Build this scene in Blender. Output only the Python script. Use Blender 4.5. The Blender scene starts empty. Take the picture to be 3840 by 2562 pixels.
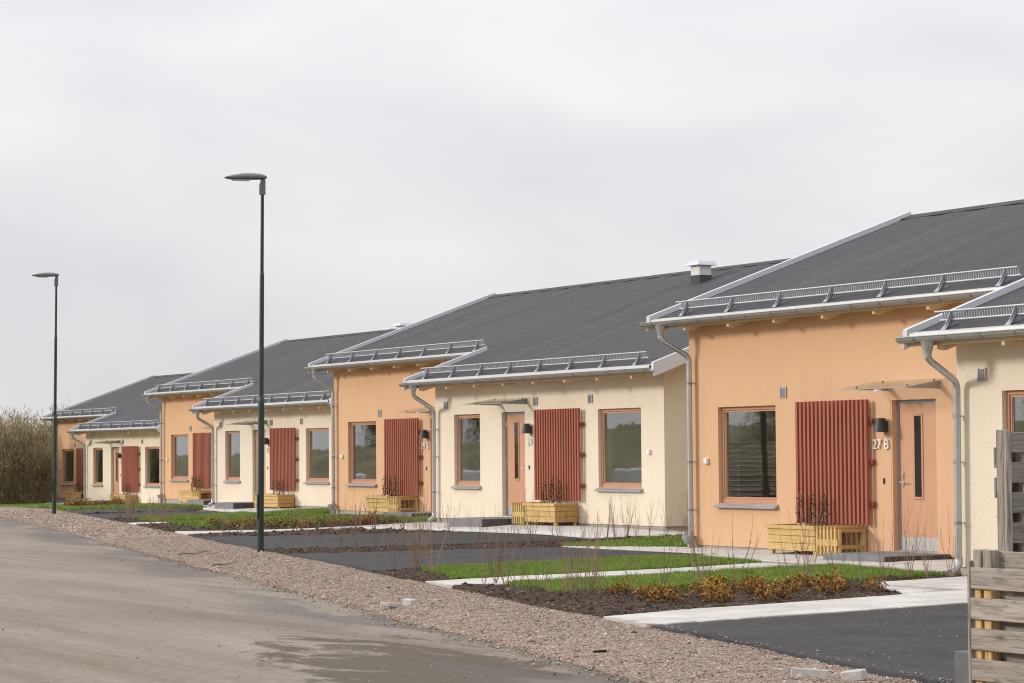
import bpy, math, random
import numpy as np
from mathutils import Vector, Matrix

S = bpy.context.scene
COL = S.collection
R_ = random.Random(7)
NR = np.random.default_rng(11)
rad = math.radians

# ------------------------------------------------------------------ camera
CAM = dict(f=9558.5, yaw=1.0669, pitch=0.0442, roll=-0.0084, loc=(33.79, -21.814, 1.394))
cd = bpy.data.cameras.new('camera')
cam = bpy.data.objects.new('camera', cd)
COL.objects.link(cam)
_y, _p, _r = CAM['yaw'], CAM['pitch'], CAM['roll']
fw = Vector((-math.sin(_y) * math.cos(_p), math.cos(_y) * math.cos(_p), math.sin(_p)))
rt0 = Vector((math.cos(_y), math.sin(_y), 0))
up0 = rt0.cross(fw)
rt = rt0 * math.cos(_r) + up0 * math.sin(_r)
up = up0 * math.cos(_r) - rt0 * math.sin(_r)
mw = Matrix((rt, up, -fw)).transposed().to_4x4()
mw.translation = Vector(CAM['loc'])
cam.matrix_world = mw
cd.sensor_width = 36
cd.lens = CAM['f'] / 3840 * 36
cd.clip_end = 3000
S.camera = cam

# ------------------------------------------------------------------ light
SUN_AZ, SUN_EL = rad(32), rad(19)
to_sun = Vector((-math.sin(SUN_AZ) * math.cos(SUN_EL), -math.cos(SUN_AZ) * math.cos(SUN_EL), math.sin(SUN_EL)))
sl = bpy.data.lights.new('sun', 'SUN')
sl.energy = 2.1
sl.angle = rad(9)
sl.color = (1.0, 0.945, 0.86)
so = bpy.data.objects.new('sun', sl)
COL.objects.link(so)
so.rotation_euler = (-to_sun).to_track_quat('-Z', 'Y').to_euler()

W = bpy.data.worlds.new('World')
S.world = W
W.use_nodes = True
nt = W.node_tree
nt.nodes.clear()
def wn(t, **k):
    n = nt.nodes.new(t)
    for a, b in k.items():
        setattr(n, a, b)
    return n
wo = wn('ShaderNodeOutputWorld')
bg1 = wn('ShaderNodeBackground')
bg2 = wn('ShaderNodeBackground')
sky = wn('ShaderNodeTexSky', sky_type='NISHITA')
sky.sun_disc = False
sky.sun_elevation = SUN_EL
sky.sun_rotation = math.atan2(to_sun.x, to_sun.y)
bg1.inputs[1].default_value = 0.08
nt.links.new(sky.outputs[0], bg1.inputs[0])
tc = wn('ShaderNodeTexCoord')
mp = wn('ShaderNodeMapping')
mp.inputs['Scale'].default_value = (1, 1, 2.6)
mp.inputs['Rotation'].default_value = (0.12, 0.1, 0.4)
nt.links.new(tc.outputs['Generated'], mp.inputs[0])
no = wn('ShaderNodeTexNoise')
no.inputs['Scale'].default_value = 7.0
no.inputs['Detail'].default_value = 5
no.inputs['Roughness'].default_value = 0.42
no.inputs['Distortion'].default_value = 0.4
nt.links.new(mp.outputs[0], no.inputs['Vector'])
cr = wn('ShaderNodeValToRGB')
cr.color_ramp.elements[0].position = 0.33
cr.color_ramp.elements[0].color = (0.80, 0.80, 0.845, 1)
cr.color_ramp.elements[1].position = 0.68
cr.color_ramp.elements[1].color = (0.945, 0.94, 0.945, 1)
nt.links.new(no.outputs['Fac'], cr.inputs[0])
sx = wn('ShaderNodeSeparateXYZ')
nt.links.new(tc.outputs['Generated'], sx.inputs[0])
mr = wn('ShaderNodeMapRange')
mr.inputs[1].default_value = 0.0
mr.inputs[2].default_value = 0.16
mr.inputs[3].default_value = 0.86
mr.inputs[4].default_value = 1.04
nt.links.new(sx.outputs[2], mr.inputs[0])
mr2 = wn('ShaderNodeMapRange')
mr2.inputs[1].default_value = 0.16
mr2.inputs[2].default_value = 1.0
mr2.inputs[3].default_value = 1.0
mr2.inputs[4].default_value = 2.1
nt.links.new(sx.outputs[2], mr2.inputs[0])
mm = wn('ShaderNodeMath', operation='MULTIPLY')
nt.links.new(mr.outputs[0], mm.inputs[0])
nt.links.new(mr2.outputs[0], mm.inputs[1])
vm = wn('ShaderNodeVectorMath', operation='SCALE')
nt.links.new(cr.outputs[0], vm.inputs[0])
nt.links.new(mm.outputs[0], vm.inputs['Scale'])
nt.links.new(vm.outputs[0], bg2.inputs[0])
bg2.inputs[1].default_value = 1.0
mx = wn('ShaderNodeMixShader')
mx.inputs[0].default_value = 0.93
nt.links.new(bg1.outputs[0], mx.inputs[1])
nt.links.new(bg2.outputs[0], mx.inputs[2])
nt.links.new(mx.outputs[0], wo.inputs[0])

S.view_settings.view_transform = 'Standard'
S.view_settings.look = 'None'
S.view_settings.exposure = 0
S.view_settings.gamma = 1
S.view_settings.use_curve_mapping = False
S.render.engine = 'CYCLES'
S.cycles.filter_width = 1.1
S.cycles.max_bounces = 6
S.cycles.transparent_max_bounces = 16

# ------------------------------------------------------------------ materials
MATS = {}
class Mat:
    def __init__(self, name):
        self.m = bpy.data.materials.new(name)
        self.m.use_nodes = True
        self.t = self.m.node_tree
        self.t.nodes.clear()
        self.out = self.n('ShaderNodeOutputMaterial')
        self.b = self.n('ShaderNodeBsdfPrincipled')
        self.l(self.b.outputs[0], self.out.inputs[0])
        MATS[name] = self.m
    def n(self, t, ins=None, **k):
        q = self.t.nodes.new(t)
        for a, b in k.items():
            setattr(q, a, b)
        for a, b in (ins or {}).items():
            q.inputs[a].default_value = b
        return q
    def l(self, a, b):
        self.t.links.new(a, b)
    def coord(self, scale=(1, 1, 1), kind='Object', rot=(0, 0, 0)):
        c = self.n('ShaderNodeTexCoord')
        m = self.n('ShaderNodeMapping')
        m.inputs['Scale'].default_value = scale
        m.inputs['Rotation'].default_value = rot
        self.l(c.outputs[kind], m.inputs[0])
        return m.outputs[0]
    def world(self, scale=(1, 1, 1), rot=(0, 0, 0)):
        c = self.n('ShaderNodeNewGeometry')
        m = self.n('ShaderNodeMapping')
        m.inputs['Scale'].default_value = scale
        m.inputs['Rotation'].default_value = rot
        self.l(c.outputs['Position'], m.inputs[0])
        return m.outputs[0]
    def noise(self, vec, scale, detail=4, rough=0.55, dist=0.0):
        q = self.n('ShaderNodeTexNoise', {'Scale': scale, 'Detail': detail, 'Roughness': rough, 'Distortion': dist})
        self.l(vec, q.inputs['Vector'])
        return q.outputs['Fac']
    def vor(self, vec, scale, feature='F1', out='Color', rnd=1.0):
        q = self.n('ShaderNodeTexVoronoi', {'Scale': scale, 'Randomness': rnd}, feature=feature)
        self.l(vec, q.inputs['Vector'])
        return q.outputs[out]
    def ramp(self, fac, stops, interp='LINEAR'):
        q = self.n('ShaderNodeValToRGB')
        q.color_ramp.interpolation = interp
        e = q.color_ramp.elements
        while len(e) < len(stops):
            e.new(0.5)
        for i, (p, c) in enumerate(stops):
            e[i].position = p
            e[i].color = (c, c, c, 1) if not hasattr(c, '__len__') else (*c, 1)
        self.l(fac, q.inputs[0])
        return q.outputs[0]
    def mix(self, fac, a, b, mode='MIX'):
        q = self.n('ShaderNodeMix', data_type='RGBA', blend_type=mode)
        for inp, v in ((q.inputs[0], fac), (q.inputs[6], a), (q.inputs[7], b)):
            if hasattr(v, 'is_linked'):
                self.l(v, inp)
            elif hasattr(v, '__len__'):
                inp.default_value = (*v, 1)
            else:
                inp.default_value = v
        return q.outputs[2]
    def math(self, op, a, b=0.0):
        q = self.n('ShaderNodeMath', operation=op)
        for i, v in enumerate((a, b)):
            if hasattr(v, 'is_linked'):
                self.l(v, q.inputs[i])
            else:
                q.inputs[i].default_value = v
        return q.outputs[0]
    def bump(self, h, strength=0.3, dist=0.01):
        q = self.n('ShaderNodeBump', {'Strength': strength, 'Distance': dist})
        self.l(h, q.inputs['Height'])
        self.l(q.outputs[0], self.b.inputs['Normal'])
    def set(self, color=None, rough=0.8, metal=0.0, spec=0.3):
        if color is not None:
            if hasattr(color, 'is_linked'):
                self.l(color, self.b.inputs['Base Color'])
            else:
                self.b.inputs['Base Color'].default_value = (*color, 1)
        if hasattr(rough, 'is_linked'):
            self.l(rough, self.b.inputs['Roughness'])
        else:
            self.b.inputs['Roughness'].default_value = rough
        self.b.inputs['Metallic'].default_value = metal
        self.b.inputs['Specular IOR Level'].default_value = spec
        return self.m

def dim(c, k):
    return tuple(x * k for x in c)

def stucco(name, c):
    m = Mat(name)
    w = m.world()
    big = m.ramp(m.noise(w, 0.7, 4, 0.6), [(0.3, dim(c, 0.95)), (0.7, dim(c, 1.04))])
    st = m.noise(m.world((3.0, 3.0, 0.35)), 1.0, 5, 0.6)
    col = m.mix(0.5, big, m.ramp(st, [(0.3, dim(c, 0.93)), (0.6, c), (0.8, dim(c, 1.03))]))
    fine = m.noise(w, 55, 3, 0.7)
    col = m.mix(0.75, col, m.ramp(fine, [(0.25, 0.86), (0.5, 1.0), (0.75, 1.08)]), 'MULTIPLY')
    m.set(col, 0.93, 0, 0.15)
    m.bump(m.noise(w, 60, 3, 0.75), 0.55, 0.008)
stucco('orange_stucco', (0.665, 0.415, 0.243))
stucco('orange_patch', (0.655, 0.402, 0.252))
stucco('cream_stucco', (0.77, 0.668, 0.53))
stucco('plinth_concrete', (0.42, 0.395, 0.35))

m = Mat('roof_felt')
w = m.world()
fine = m.noise(w, 17, 6, 0.85)
big = m.noise(w, 0.45, 4, 0.6)
stk = m.noise(m.world((0.9, 0.10, 0.10)), 1.0, 5, 0.6)
c = m.mix(0.5, m.ramp(fine, [(0.34, 0.028), (0.5, 0.060), (0.66, 0.112)]), m.ramp(big, [(0.3, 0.054), (0.7, 0.071)]))
c = m.mix(0.8, c, m.ramp(stk, [(0.32, 0.84), (0.5, 1.0), (0.68, 1.16)]), 'MULTIPLY')
m.set(m.mix(1.0, c, (1.0, 0.985, 1.03), 'MULTIPLY'), 0.9, 0, 0.25)
m.bump(fine, 0.5, 0.006)

def plain(name, c, rough=0.6, metal=0.0, spec=0.3, var=0.06, scale=6.0, bump=0.0, bscale=80):
    m = Mat(name)
    w = m.world()
    n1 = m.noise(w, scale, 4, 0.6)
    m.set(m.ramp(n1, [(0.3, dim(c, 1 - var)), (0.7, dim(c, 1 + var))]), rough, metal, spec)
    if bump:
        m.bump(m.noise(w, bscale, 3, 0.6), bump, 0.004)
    return m
plain('galvanised_steel', (0.48, 0.48, 0.48), 0.38, 0.75, 0.5, 0.08, 9)
plain('gutter_steel', (0.36, 0.35, 0.335), 0.42, 0.5, 0.5, 0.08, 9)
plain('pipe_steel', (0.50, 0.505, 0.52), 0.36, 0.7, 0.5, 0.08, 9)
plain('bracket_steel', (0.36, 0.375, 0.41), 0.45, 0.6, 0.5, 0.1, 9)
plain('dark_steel', (0.26, 0.27, 0.30), 0.45, 0.7, 0.5, 0.1, 9)
plain('white_metal', (0.58, 0.585, 0.63), 0.35, 0.1, 0.5, 0.03, 3)
plain('flashing', (0.52, 0.51, 0.495), 0.35, 0.35, 0.5, 0.05, 3)
plain('grey_frame', (0.33, 0.33, 0.35), 0.45, 0.3, 0.4, 0.05)
plain('sill_metal', (0.36, 0.36, 0.38), 0.4, 0.4, 0.5, 0.05)
plain('door_paint', (0.54, 0.285, 0.17), 0.5, 0, 0.35, 0.03, 2)
plain('frame_paint', (0.49, 0.25, 0.155), 0.45, 0, 0.35, 0.05, 8)
plain('kick_steel', (0.55, 0.55, 0.54), 0.35, 0.6, 0.5, 0.06)
plain('handle_steel', (0.72, 0.72, 0.72), 0.25, 0.9, 0.5, 0.03)
plain('charcoal_metal', (0.045, 0.042, 0.042), 0.5, 0.2, 0.4, 0.1)
plain('white_plastic', (0.78, 0.78, 0.77), 0.4, 0, 0.4, 0.02)
plain('black_plastic', (0.02, 0.02, 0.02), 0.4, 0, 0.4, 0.05)
plain('curtain_cloth', (0.70, 0.76, 0.71), 0.9, 0, 0.1, 0.08, 12)
plain('interior_plaster', (0.60, 0.60, 0.57), 0.9, 0, 0.1, 0.05)
plain('step_concrete', (0.20, 0.20, 0.205), 0.9, 0, 0.2, 0.16, 14, 0.4, 160)
plain('block_concrete', (0.135, 0.132, 0.132), 0.9, 0, 0.2, 0.22, 7, 0.4, 160)
plain('step_concrete_shaded', (0.075, 0.07, 0.07), 0.8, 0, 0.3, 0.25, 9, 0.4, 160)  # darker copy of the step concrete, with shade put into its colour
plain('pole_green', (0.014, 0.031, 0.023), 0.42, 0.0, 0.5, 0.18, 3)
plain('luminaire_grey', (0.13, 0.13, 0.14), 0.4, 0.3, 0.5, 0.05)
plain('lens_glass', (0.42, 0.38, 0.33), 0.2, 0.1, 0.6, 0.05)
plain('sticker_yellow', (0.85, 0.83, 0.03), 0.5, 0, 0.3, 0.03)
plain('chimney_sheet', (0.64, 0.63, 0.60), 0.4, 0.15, 0.5, 0.03)
plain('chimney_base', (0.075, 0.075, 0.078), 0.85, 0, 0.2, 0.1, 20)
plain('bark', (0.20, 0.15, 0.115), 0.9, 0, 0.15, 0.25, 20)
plain('twig', (0.25, 0.17, 0.125), 0.85, 0, 0.2, 0.3, 5)
plain('tree_bark', (0.26, 0.21, 0.15), 0.95, 0, 0.1, 0.3, 3)
plain('yellow_paint', (0.75, 0.50, 0.03), 0.5, 0, 0.4, 0.08, 2)
plain('red_print', (0.6, 0.07, 0.03), 0.5, 0, 0.4, 0.05, 2)
plain('wrap_white', (0.62, 0.62, 0.62), 0.4, 0, 0.4, 0.15, 3)
plain('stake_wood', (0.55, 0.38, 0.20), 0.8, 0, 0.2, 0.15, 20)
plain('black_rubber', (0.02, 0.02, 0.02), 0.7, 0, 0.2, 0.1)
plain('pale_stone', (0.46, 0.44, 0.42), 0.9, 0, 0.2, 0.15, 20, 0.4)

def wood(name, c, dark, axis='x', rough=0.75, knots=0.5, grain=1.0, con=1.0, var=0.26):
    m = Mat(name)
    oi = m.n('ShaderNodeObjectInfo')
    geo = m.n('ShaderNodeNewGeometry')
    add = m.n('ShaderNodeVectorMath', operation='ADD')
    mul = m.n('ShaderNodeVectorMath', operation='SCALE')
    mul.inputs['Scale'].default_value = 37.0
    cmb = m.n('ShaderNodeCombineXYZ')
    for i in range(3):
        m.l(oi.outputs['Random'], cmb.inputs[i])
    m.l(cmb.outputs[0], mul.inputs[0])
    m.l(geo.outputs['Position'], add.inputs[0])
    m.l(mul.outputs[0], add.inputs[1])
    def mapped(sc):
        q = m.n('ShaderNodeMapping')
        q.inputs['Scale'].default_value = sc
        m.l(add.outputs[0], q.inputs[0])
        return q.outputs[0]
    sc = {'x': (1.5, 22, 22), 'z': (22, 22, 1.5), 'y': (22, 1.5, 22)}[axis]
    kc = {'x': (2.6, 7, 7), 'z': (7, 7, 2.6), 'y': (7, 2.6, 7)}[axis]
    g = m.noise(mapped(dim(sc, grain)), 2.2, 5, 0.6, 1.2)
    k = m.vor(mapped(kc), 1.3, 'F1', 'Distance')
    col = m.ramp(g, [(0.36, dim(c, 1 - 0.42 * con)), (0.5, c), (0.64, dim(c, 1 + 0.2 * con))])
    kn = m.ramp(k, [(0.07, 1.0), (0.17, 0.3), (0.30, 0.0)])
    col = m.mix(m.math('MULTIPLY', kn, knots), col, dark)
    hv = m.n('ShaderNodeHueSaturation')
    m.l(m.math('ADD', m.math('MULTIPLY', oi.outputs['Random'], var), 1 - var / 2), hv.inputs['Value'])
    m.l(col, hv.inputs['Color'])
    m.set(hv.outputs[0], rough, 0, 0.25)
    m.bump(g, 0.35, 0.004)
wood('planter_wood', (0.57, 0.385, 0.155), (0.30, 0.17, 0.06), 'x', 0.7, 0.5, 1.0, 0.45, 0.14)
wood('planter_wood_end', (0.47, 0.29, 0.105), (0.28, 0.16, 0.06), 'y', 0.7, 0.4, 1.0, 0.45, 0.14)
wood('planter_wood_up', (0.57, 0.385, 0.155), (0.3, 0.17, 0.06), 'z', 0.7, 0.35, 1.0, 0.45, 0.14)
wood('rafter_wood', (0.70, 0.53, 0.33), (0.3, 0.18, 0.06), 'y', 0.7, 0.3, 1.0, 0.4, 0.12)
wood('grey_board_x', (0.30, 0.262, 0.222), (0.085, 0.07, 0.055), 'x', 0.9, 0.8)
wood('grey_board_y', (0.215, 0.195, 0.175), (0.07, 0.06, 0.05), 'y', 0.9, 0.8)
wood('grey_post', (0.30, 0.265, 0.225), (0.1, 0.085, 0.07), 'z', 0.9, 0.5)
wood('fresh_post', (0.52, 0.34, 0.15), (0.25, 0.14, 0.05), 'z', 0.8, 0.4)
wood('red_slat', (0.345, 0.112, 0.072), (0.28, 0.08, 0.05), 'z', 0.7, 0.1, 0.5, 0.3, 0.10)
wood('red_rail', (0.26, 0.06, 0.036), (0.22, 0.06, 0.04), 'x', 0.7, 0.1, 0.6, 0.3, 0.1)

# glass: thin reflecting pane
m = Mat('window_glass')
m.t.nodes.remove(m.b)
tr = m.n('ShaderNodeBsdfTransparent')
tr.inputs[0].default_value = (0.80, 0.84, 0.82, 1)
gl = m.n('ShaderNodeBsdfGlossy')
gl.inputs['Roughness'].default_value = 0.015
gl.inputs[0].default_value = (0.95, 0.97, 0.98, 1)
bn = m.n('ShaderNodeBump', {'Strength': 0.04, 'Distance': 0.02})
m.l(m.noise(m.world(), 1.6, 2, 0.5), bn.inputs['Height'])
m.l(bn.outputs[0], gl.inputs['Normal'])
lw = m.n('ShaderNodeLayerWeight', {'Blend': 0.5})
fr = m.math('ADD', m.math('MULTIPLY', m.math('POWER', lw.outputs['Facing'], 4.0), 0.79), 0.21)
ms = m.n('ShaderNodeMixShader')
m.l(fr, ms.inputs[0])
m.l(tr.outputs[0], ms.inputs[1])
m.l(gl.outputs[0], ms.inputs[2])
m.l(ms.outputs[0], m.out.inputs[0])
m = Mat('canopy_glass')
m.t.nodes.remove(m.b)
tr = m.n('ShaderNodeBsdfTransparent')
tr.inputs[0].default_value = (0.93, 0.95, 0.93, 1)
gl = m.n('ShaderNodeBsdfGlossy')
gl.inputs['Roughness'].default_value = 0.05
gl.inputs[0].default_value = (0.8, 0.84, 0.82, 1)
lw = m.n('ShaderNodeLayerWeight', {'Blend': 0.5})
fr = m.math('ADD', m.math('MULTIPLY', m.math('POWER', lw.outputs['Facing'], 4.0), 0.97), 0.03)
ms = m.n('ShaderNodeMixShader')
m.l(fr, ms.inputs[0])
m.l(tr.outputs[0], ms.inputs[1])
m.l(gl.outputs[0], ms.inputs[2])
m.l(ms.outputs[0], m.out.inputs[0])

# ground materials
ROAD_A = math.atan2(-0.232, 1.0)
m = Mat('dusty_road')
w = m.world((1, 1, 1), (0, 0, -ROAD_A))
wl = m.world((0.12, 0.85, 1), (0, 0, -ROAD_A))
wl2 = m.world((0.09, 2.4, 1), (0, 0, -ROAD_A))
tracks = m.noise(wl, 1.0, 6, 0.62, 0.3)
tr2 = m.noise(wl2, 1.0, 4, 0.6, 0.3)
base = m.ramp(tracks, [(0.30, (0.180, 0.147, 0.117)), (0.5, (0.235, 0.201, 0.164)), (0.70, (0.275, 0.24, 0.199))])
base = m.mix(m.ramp(tr2, [(0.52, 0.0), (0.68, 0.6)]), base, (0.165, 0.140, 0.114))
blot = m.noise(w, 0.6, 5, 0.6)
base = m.mix(m.ramp(blot, [(0.45, 0.0), (0.75, 0.5)]), base, (0.195, 0.170, 0.144))
fine = m.noise(w, 9, 9, 0.88)
base = m.mix(0.9, base, m.ramp(fine, [(0.36, 0.74), (0.5, 1.0), (0.64, 1.2)]), 'MULTIPLY')
# damp patches
xyz = m.n('ShaderNodeSeparateXYZ')
m.l(w, xyz.inputs[0])
dp = m.noise(m.world((0.55, 1.1, 1), (0, 0, -ROAD_A - 0.25)), 1.0, 10, 0.72, 0.6)
dpm = m.ramp(dp, [(0.54, 0.0), (0.58, 1.0)])
# the wet stretch lies in the middle of the road close to the shoulder
ex_ = m.math('MULTIPLY', m.math('SUBTRACT', xyz.outputs[0], 18.6), 1 / 4.2)
ey_ = m.math('MULTIPLY', m.math('SUBTRACT', xyz.outputs[1], -9.0), 1 / 1.15)
ell = m.math('SUBTRACT', 1.0, m.math('ADD', m.math('MULTIPLY', ex_, ex_), m.math('MULTIPLY', ey_, ey_)))
wetv = m.math('ADD', m.math('MULTIPLY', m.math('MAXIMUM', ell, -1.2), 0.22), dp)
dpm = m.ramp(wetv, [(0.575, 0.0), (0.63, 1.0)])
xm = 1.0
base = m.mix(m.math('MULTIPLY', dpm, 0.85), base, (0.085, 0.068, 0.053))
# bare asphalt along the edge where the dust is swept off: strip by strip
ed = m.noise(m.world((0.22, 0.6, 1), (0, 0, -ROAD_A)), 1.0, 4, 0.55, 0.8)
edge_y = m.math('ADD', xyz.outputs[1], m.math('MULTIPLY', m.math('SUBTRACT', ed, 0.5), 1.6))
em = m.ramp(m.math('ADD', m.math('MULTIPLY', edge_y, 0.5), 4.92), [(0.42, 0.0), (0.70, 1.0)])
em = m.math('MULTIPLY', em, m.ramp(ed, [(0.42, 0.0), (0.49, 1.0)]))
base = m.mix(m.math('MULTIPLY', em, 0.68), base, (0.115, 0.104, 0.098))
pm = m.vor(w, 7.0, 'F1', 'Distance')
base = m.mix(m.math('MULTIPLY', m.ramp(pm, [(0.02, 1.0), (0.04, 0.0)]), 0.6), base, (0.10, 0.085, 0.07))
m.set(base, 0.95, 0, 0.15)
m.bump(m.mix(0.5, fine, m.noise(w, 9, 4, 0.6)), 0.45, 0.012)

m = Mat('gravel_bed')
w = m.world()
vc = m.vor(w, 34, 'F1', 'Color')
sep = m.n('ShaderNodeSeparateColor')
m.l(vc, sep.inputs[0])
col = m.ramp(sep.outputs[0], [(0.0, (0.13, 0.095, 0.075)), (0.3, (0.29, 0.20, 0.15)), (0.6, (0.36, 0.255, 0.20)), (0.85, (0.34, 0.285, 0.25)), (1.0, (0.5, 0.46, 0.42))])
vc2 = m.vor(w, 85, 'F1', 'Color')
sep2 = m.n('ShaderNodeSeparateColor')
m.l(vc2, sep2.inputs[0])
col2 = m.ramp(sep2.outputs[1], [(0.0, (0.15, 0.108, 0.085)), (0.6, (0.29, 0.21, 0.165)), (1.0, (0.42, 0.35, 0.30))])
col = m.mix(0.5, col, col2)
big = m.noise(w, 0.55, 4, 0.6)
col = m.mix(0.8, col, m.ramp(big, [(0.3, (0.80, 0.78, 0.76)), (0.55, (1, 0.98, 0.97)), (0.75, (1.1, 1.0, 0.96))]), 'MULTIPLY')
m.set(col, 0.95, 0, 0.2)
m.bump(m.vor(w, 34, 'F1', 'Distance'), 0.8, 0.02)

m = Mat('pebble')
oi = m.n('ShaderNodeAttribute', attribute_name='tint')
col = m.ramp(oi.outputs['Fac'], [(0.0, (0.08, 0.065, 0.055)), (0.2, (0.23, 0.168, 0.128)), (0.45, (0.345, 0.240, 0.175)), (0.6, (0.285, 0.25, 0.22)), (0.8, (0.41, 0.33, 0.265)), (0.93, (0.54, 0.50, 0.46)), (1.0, (0.48, 0.26, 0.13))])
m.set(col, 0.85, 0, 0.25)

m = Mat('asphalt')
w = m.world()
fine = m.noise(w, 9, 10, 0.92)
col = m.ramp(fine, [(0.38, (0.008, 0.008, 0.009)), (0.5, (0.026, 0.025, 0.027)), (0.62, (0.066, 0.063, 0.064))])
big = m.noise(w, 0.8, 5, 0.6)
col = m.mix(m.ramp(big, [(0.42, 0.0), (0.72, 0.4)]), col, (0.07, 0.066, 0.066))
sp = m.vor(w, 9, 'F1', 'Distance')
sc = m.n('ShaderNodeSeparateColor')
m.l(m.vor(w, 9, 'F1', 'Color'), sc.inputs[0])
spm = m.math('MULTIPLY', m.ramp(sp, [(0.07, 1.0), (0.12, 0.0)]), m.ramp(sc.outputs[2], [(0.45, 0.0), (0.6, 1.0)]))
spm = m.math('MULTIPLY', spm, m.ramp(m.noise(w, 0.9, 3, 0.6), [(0.38, 0.1), (0.6, 1.0)]))
col = m.mix(m.math('MULTIPLY', spm, 0.95), col, (0.55, 0.48, 0.41))
m.set(col, 0.82, 0, 0.3)
m.bump(fine, 0.6, 0.006)

m = Mat('paving')
w = m.world()
oi = m.n('ShaderNodeObjectInfo')
col = m.ramp(m.noise(w, 3.0, 5, 0.65), [(0.3, (0.44, 0.415, 0.385)), (0.55, (0.515, 0.495, 0.465)), (0.75, (0.56, 0.54, 0.515))])
dirt = m.noise(m.world((1, 1, 1)), 1.1, 6, 0.7, 0.8)
col = m.mix(m.ramp(dirt, [(0.52, 0.0), (0.72, 0.4)]), col, (0.36, 0.31, 0.255))
hv = m.n('ShaderNodeHueSaturation')
m.l(m.math('ADD', m.math('MULTIPLY', oi.outputs['Random'], 0.12), 0.94), hv.inputs['Value'])
m.l(col, hv.inputs['Color'])
m.set(hv.outputs[0], 0.9, 0, 0.2)
m.bump(m.noise(w, 70, 3, 0.7), 0.3, 0.004)

m = Mat('joint_sand')
m.set(m.ramp(m.noise(m.world(), 30, 3, 0.7), [(0.3, (0.20, 0.165, 0.13)), (0.7, (0.33, 0.285, 0.235))]), 0.95)

m = Mat('soil')
w = m.world()
n1 = m.noise(w, 16, 5, 0.75, 0.6)
n2 = m.noise(w, 60, 3, 0.7)
col = m.ramp(n1, [(0.3, (0.030, 0.020, 0.014)), (0.5, (0.066, 0.046, 0.033)), (0.68, (0.125, 0.092, 0.070)), (0.82, (0.24, 0.19, 0.15))])
col = m.mix(0.5, col, m.ramp(n2, [(0.3, 0.6), (0.55, 1.0), (0.75, 1.5)]), 'MULTIPLY')
m.set(col, 0.95, 0, 0.15)
m.bump(n1, 0.9, 0.03)

m = Mat('soil_clod')
at = m.n('ShaderNodeAttribute', attribute_name='tint')
m.set(m.ramp(at.outputs['Fac'], [(0.0, (0.022, 0.015, 0.011)), (0.6, (0.075, 0.052, 0.038)), (0.9, (0.14, 0.105, 0.08)), (1.0, (0.30, 0.25, 0.20))]), 0.95, 0, 0.15)

m = Mat('lawn_soil')
w = m.world()
m.set(m.ramp(m.noise(w, 14, 4, 0.7), [(0.3, (0.07, 0.115, 0.014)), (0.7, (0.12, 0.19, 0.025))]), 0.95, 0, 0.1)

m = Mat('grass')
at = m.n('ShaderNodeAttribute', attribute_name='tint')
big = m.noise(m.world(), 1.6, 6, 0.7)
col = m.ramp(at.outputs['Fac'], [(0.0, (0.105, 0.180, 0.024)), (0.5, (0.172, 0.265, 0.036)), (0.85, (0.235, 0.325, 0.058)), (1.0, (0.36, 0.33, 0.14))])
col = m.mix(0.8, col, m.ramp(big, [(0.34, (0.74, 0.84, 0.75)), (0.5, (1, 1, 1)), (0.68, (1.22, 1.08, 1.2))]), 'MULTIPLY')
m.set(col, 0.6, 0, 0.25)
m.b.inputs['Transmission Weight'].default_value = 0.0

m = Mat('wild_field')
w = m.world()
col = m.ramp(m.noise(w, 0.35, 6, 0.7), [(0.3, (0.125, 0.11, 0.055)), (0.5, (0.20, 0.17, 0.10)), (0.7, (0.29, 0.245, 0.175))])
m.set(m.mix(0.4, col, m.ramp(m.noise(w, 12, 4, 0.7), [(0.3, 0.6), (0.7, 1.3)]), 'MULTIPLY'), 0.95, 0, 0.1)
m.bump(m.noise(w, 6, 5, 0.7), 0.6, 0.08)

def leafmat(name, stops, rough=0.6):
    m = Mat(name)
    at = m.n('ShaderNodeAttribute', attribute_name='tint')
    m.set(m.ramp(at.outputs['Fac'], stops), rough, 0, 0.25)
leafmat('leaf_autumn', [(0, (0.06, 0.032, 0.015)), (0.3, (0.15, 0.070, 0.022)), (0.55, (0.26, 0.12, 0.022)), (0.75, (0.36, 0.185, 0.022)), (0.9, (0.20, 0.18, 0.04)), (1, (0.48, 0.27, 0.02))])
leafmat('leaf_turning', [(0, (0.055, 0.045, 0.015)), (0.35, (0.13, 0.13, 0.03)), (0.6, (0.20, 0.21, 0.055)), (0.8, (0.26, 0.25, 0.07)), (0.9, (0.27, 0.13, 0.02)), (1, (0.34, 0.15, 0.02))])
leafmat('leaf_climber', [(0, (0.02, 0.026, 0.012)), (0.5, (0.045, 0.06, 0.025)), (0.8, (0.085, 0.095, 0.04)), (1, (0.20, 0.06, 0.03))], 0.45)
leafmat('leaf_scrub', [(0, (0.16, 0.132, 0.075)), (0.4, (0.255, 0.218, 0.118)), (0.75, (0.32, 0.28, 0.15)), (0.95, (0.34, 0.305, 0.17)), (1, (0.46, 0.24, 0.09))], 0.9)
leafmat('leaf_green_tree', [(0, (0.05, 0.055, 0.02)), (0.5, (0.10, 0.11, 0.04)), (0.85, (0.16, 0.155, 0.06)), (1, (0.28, 0.19, 0.06))], 0.8)

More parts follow.
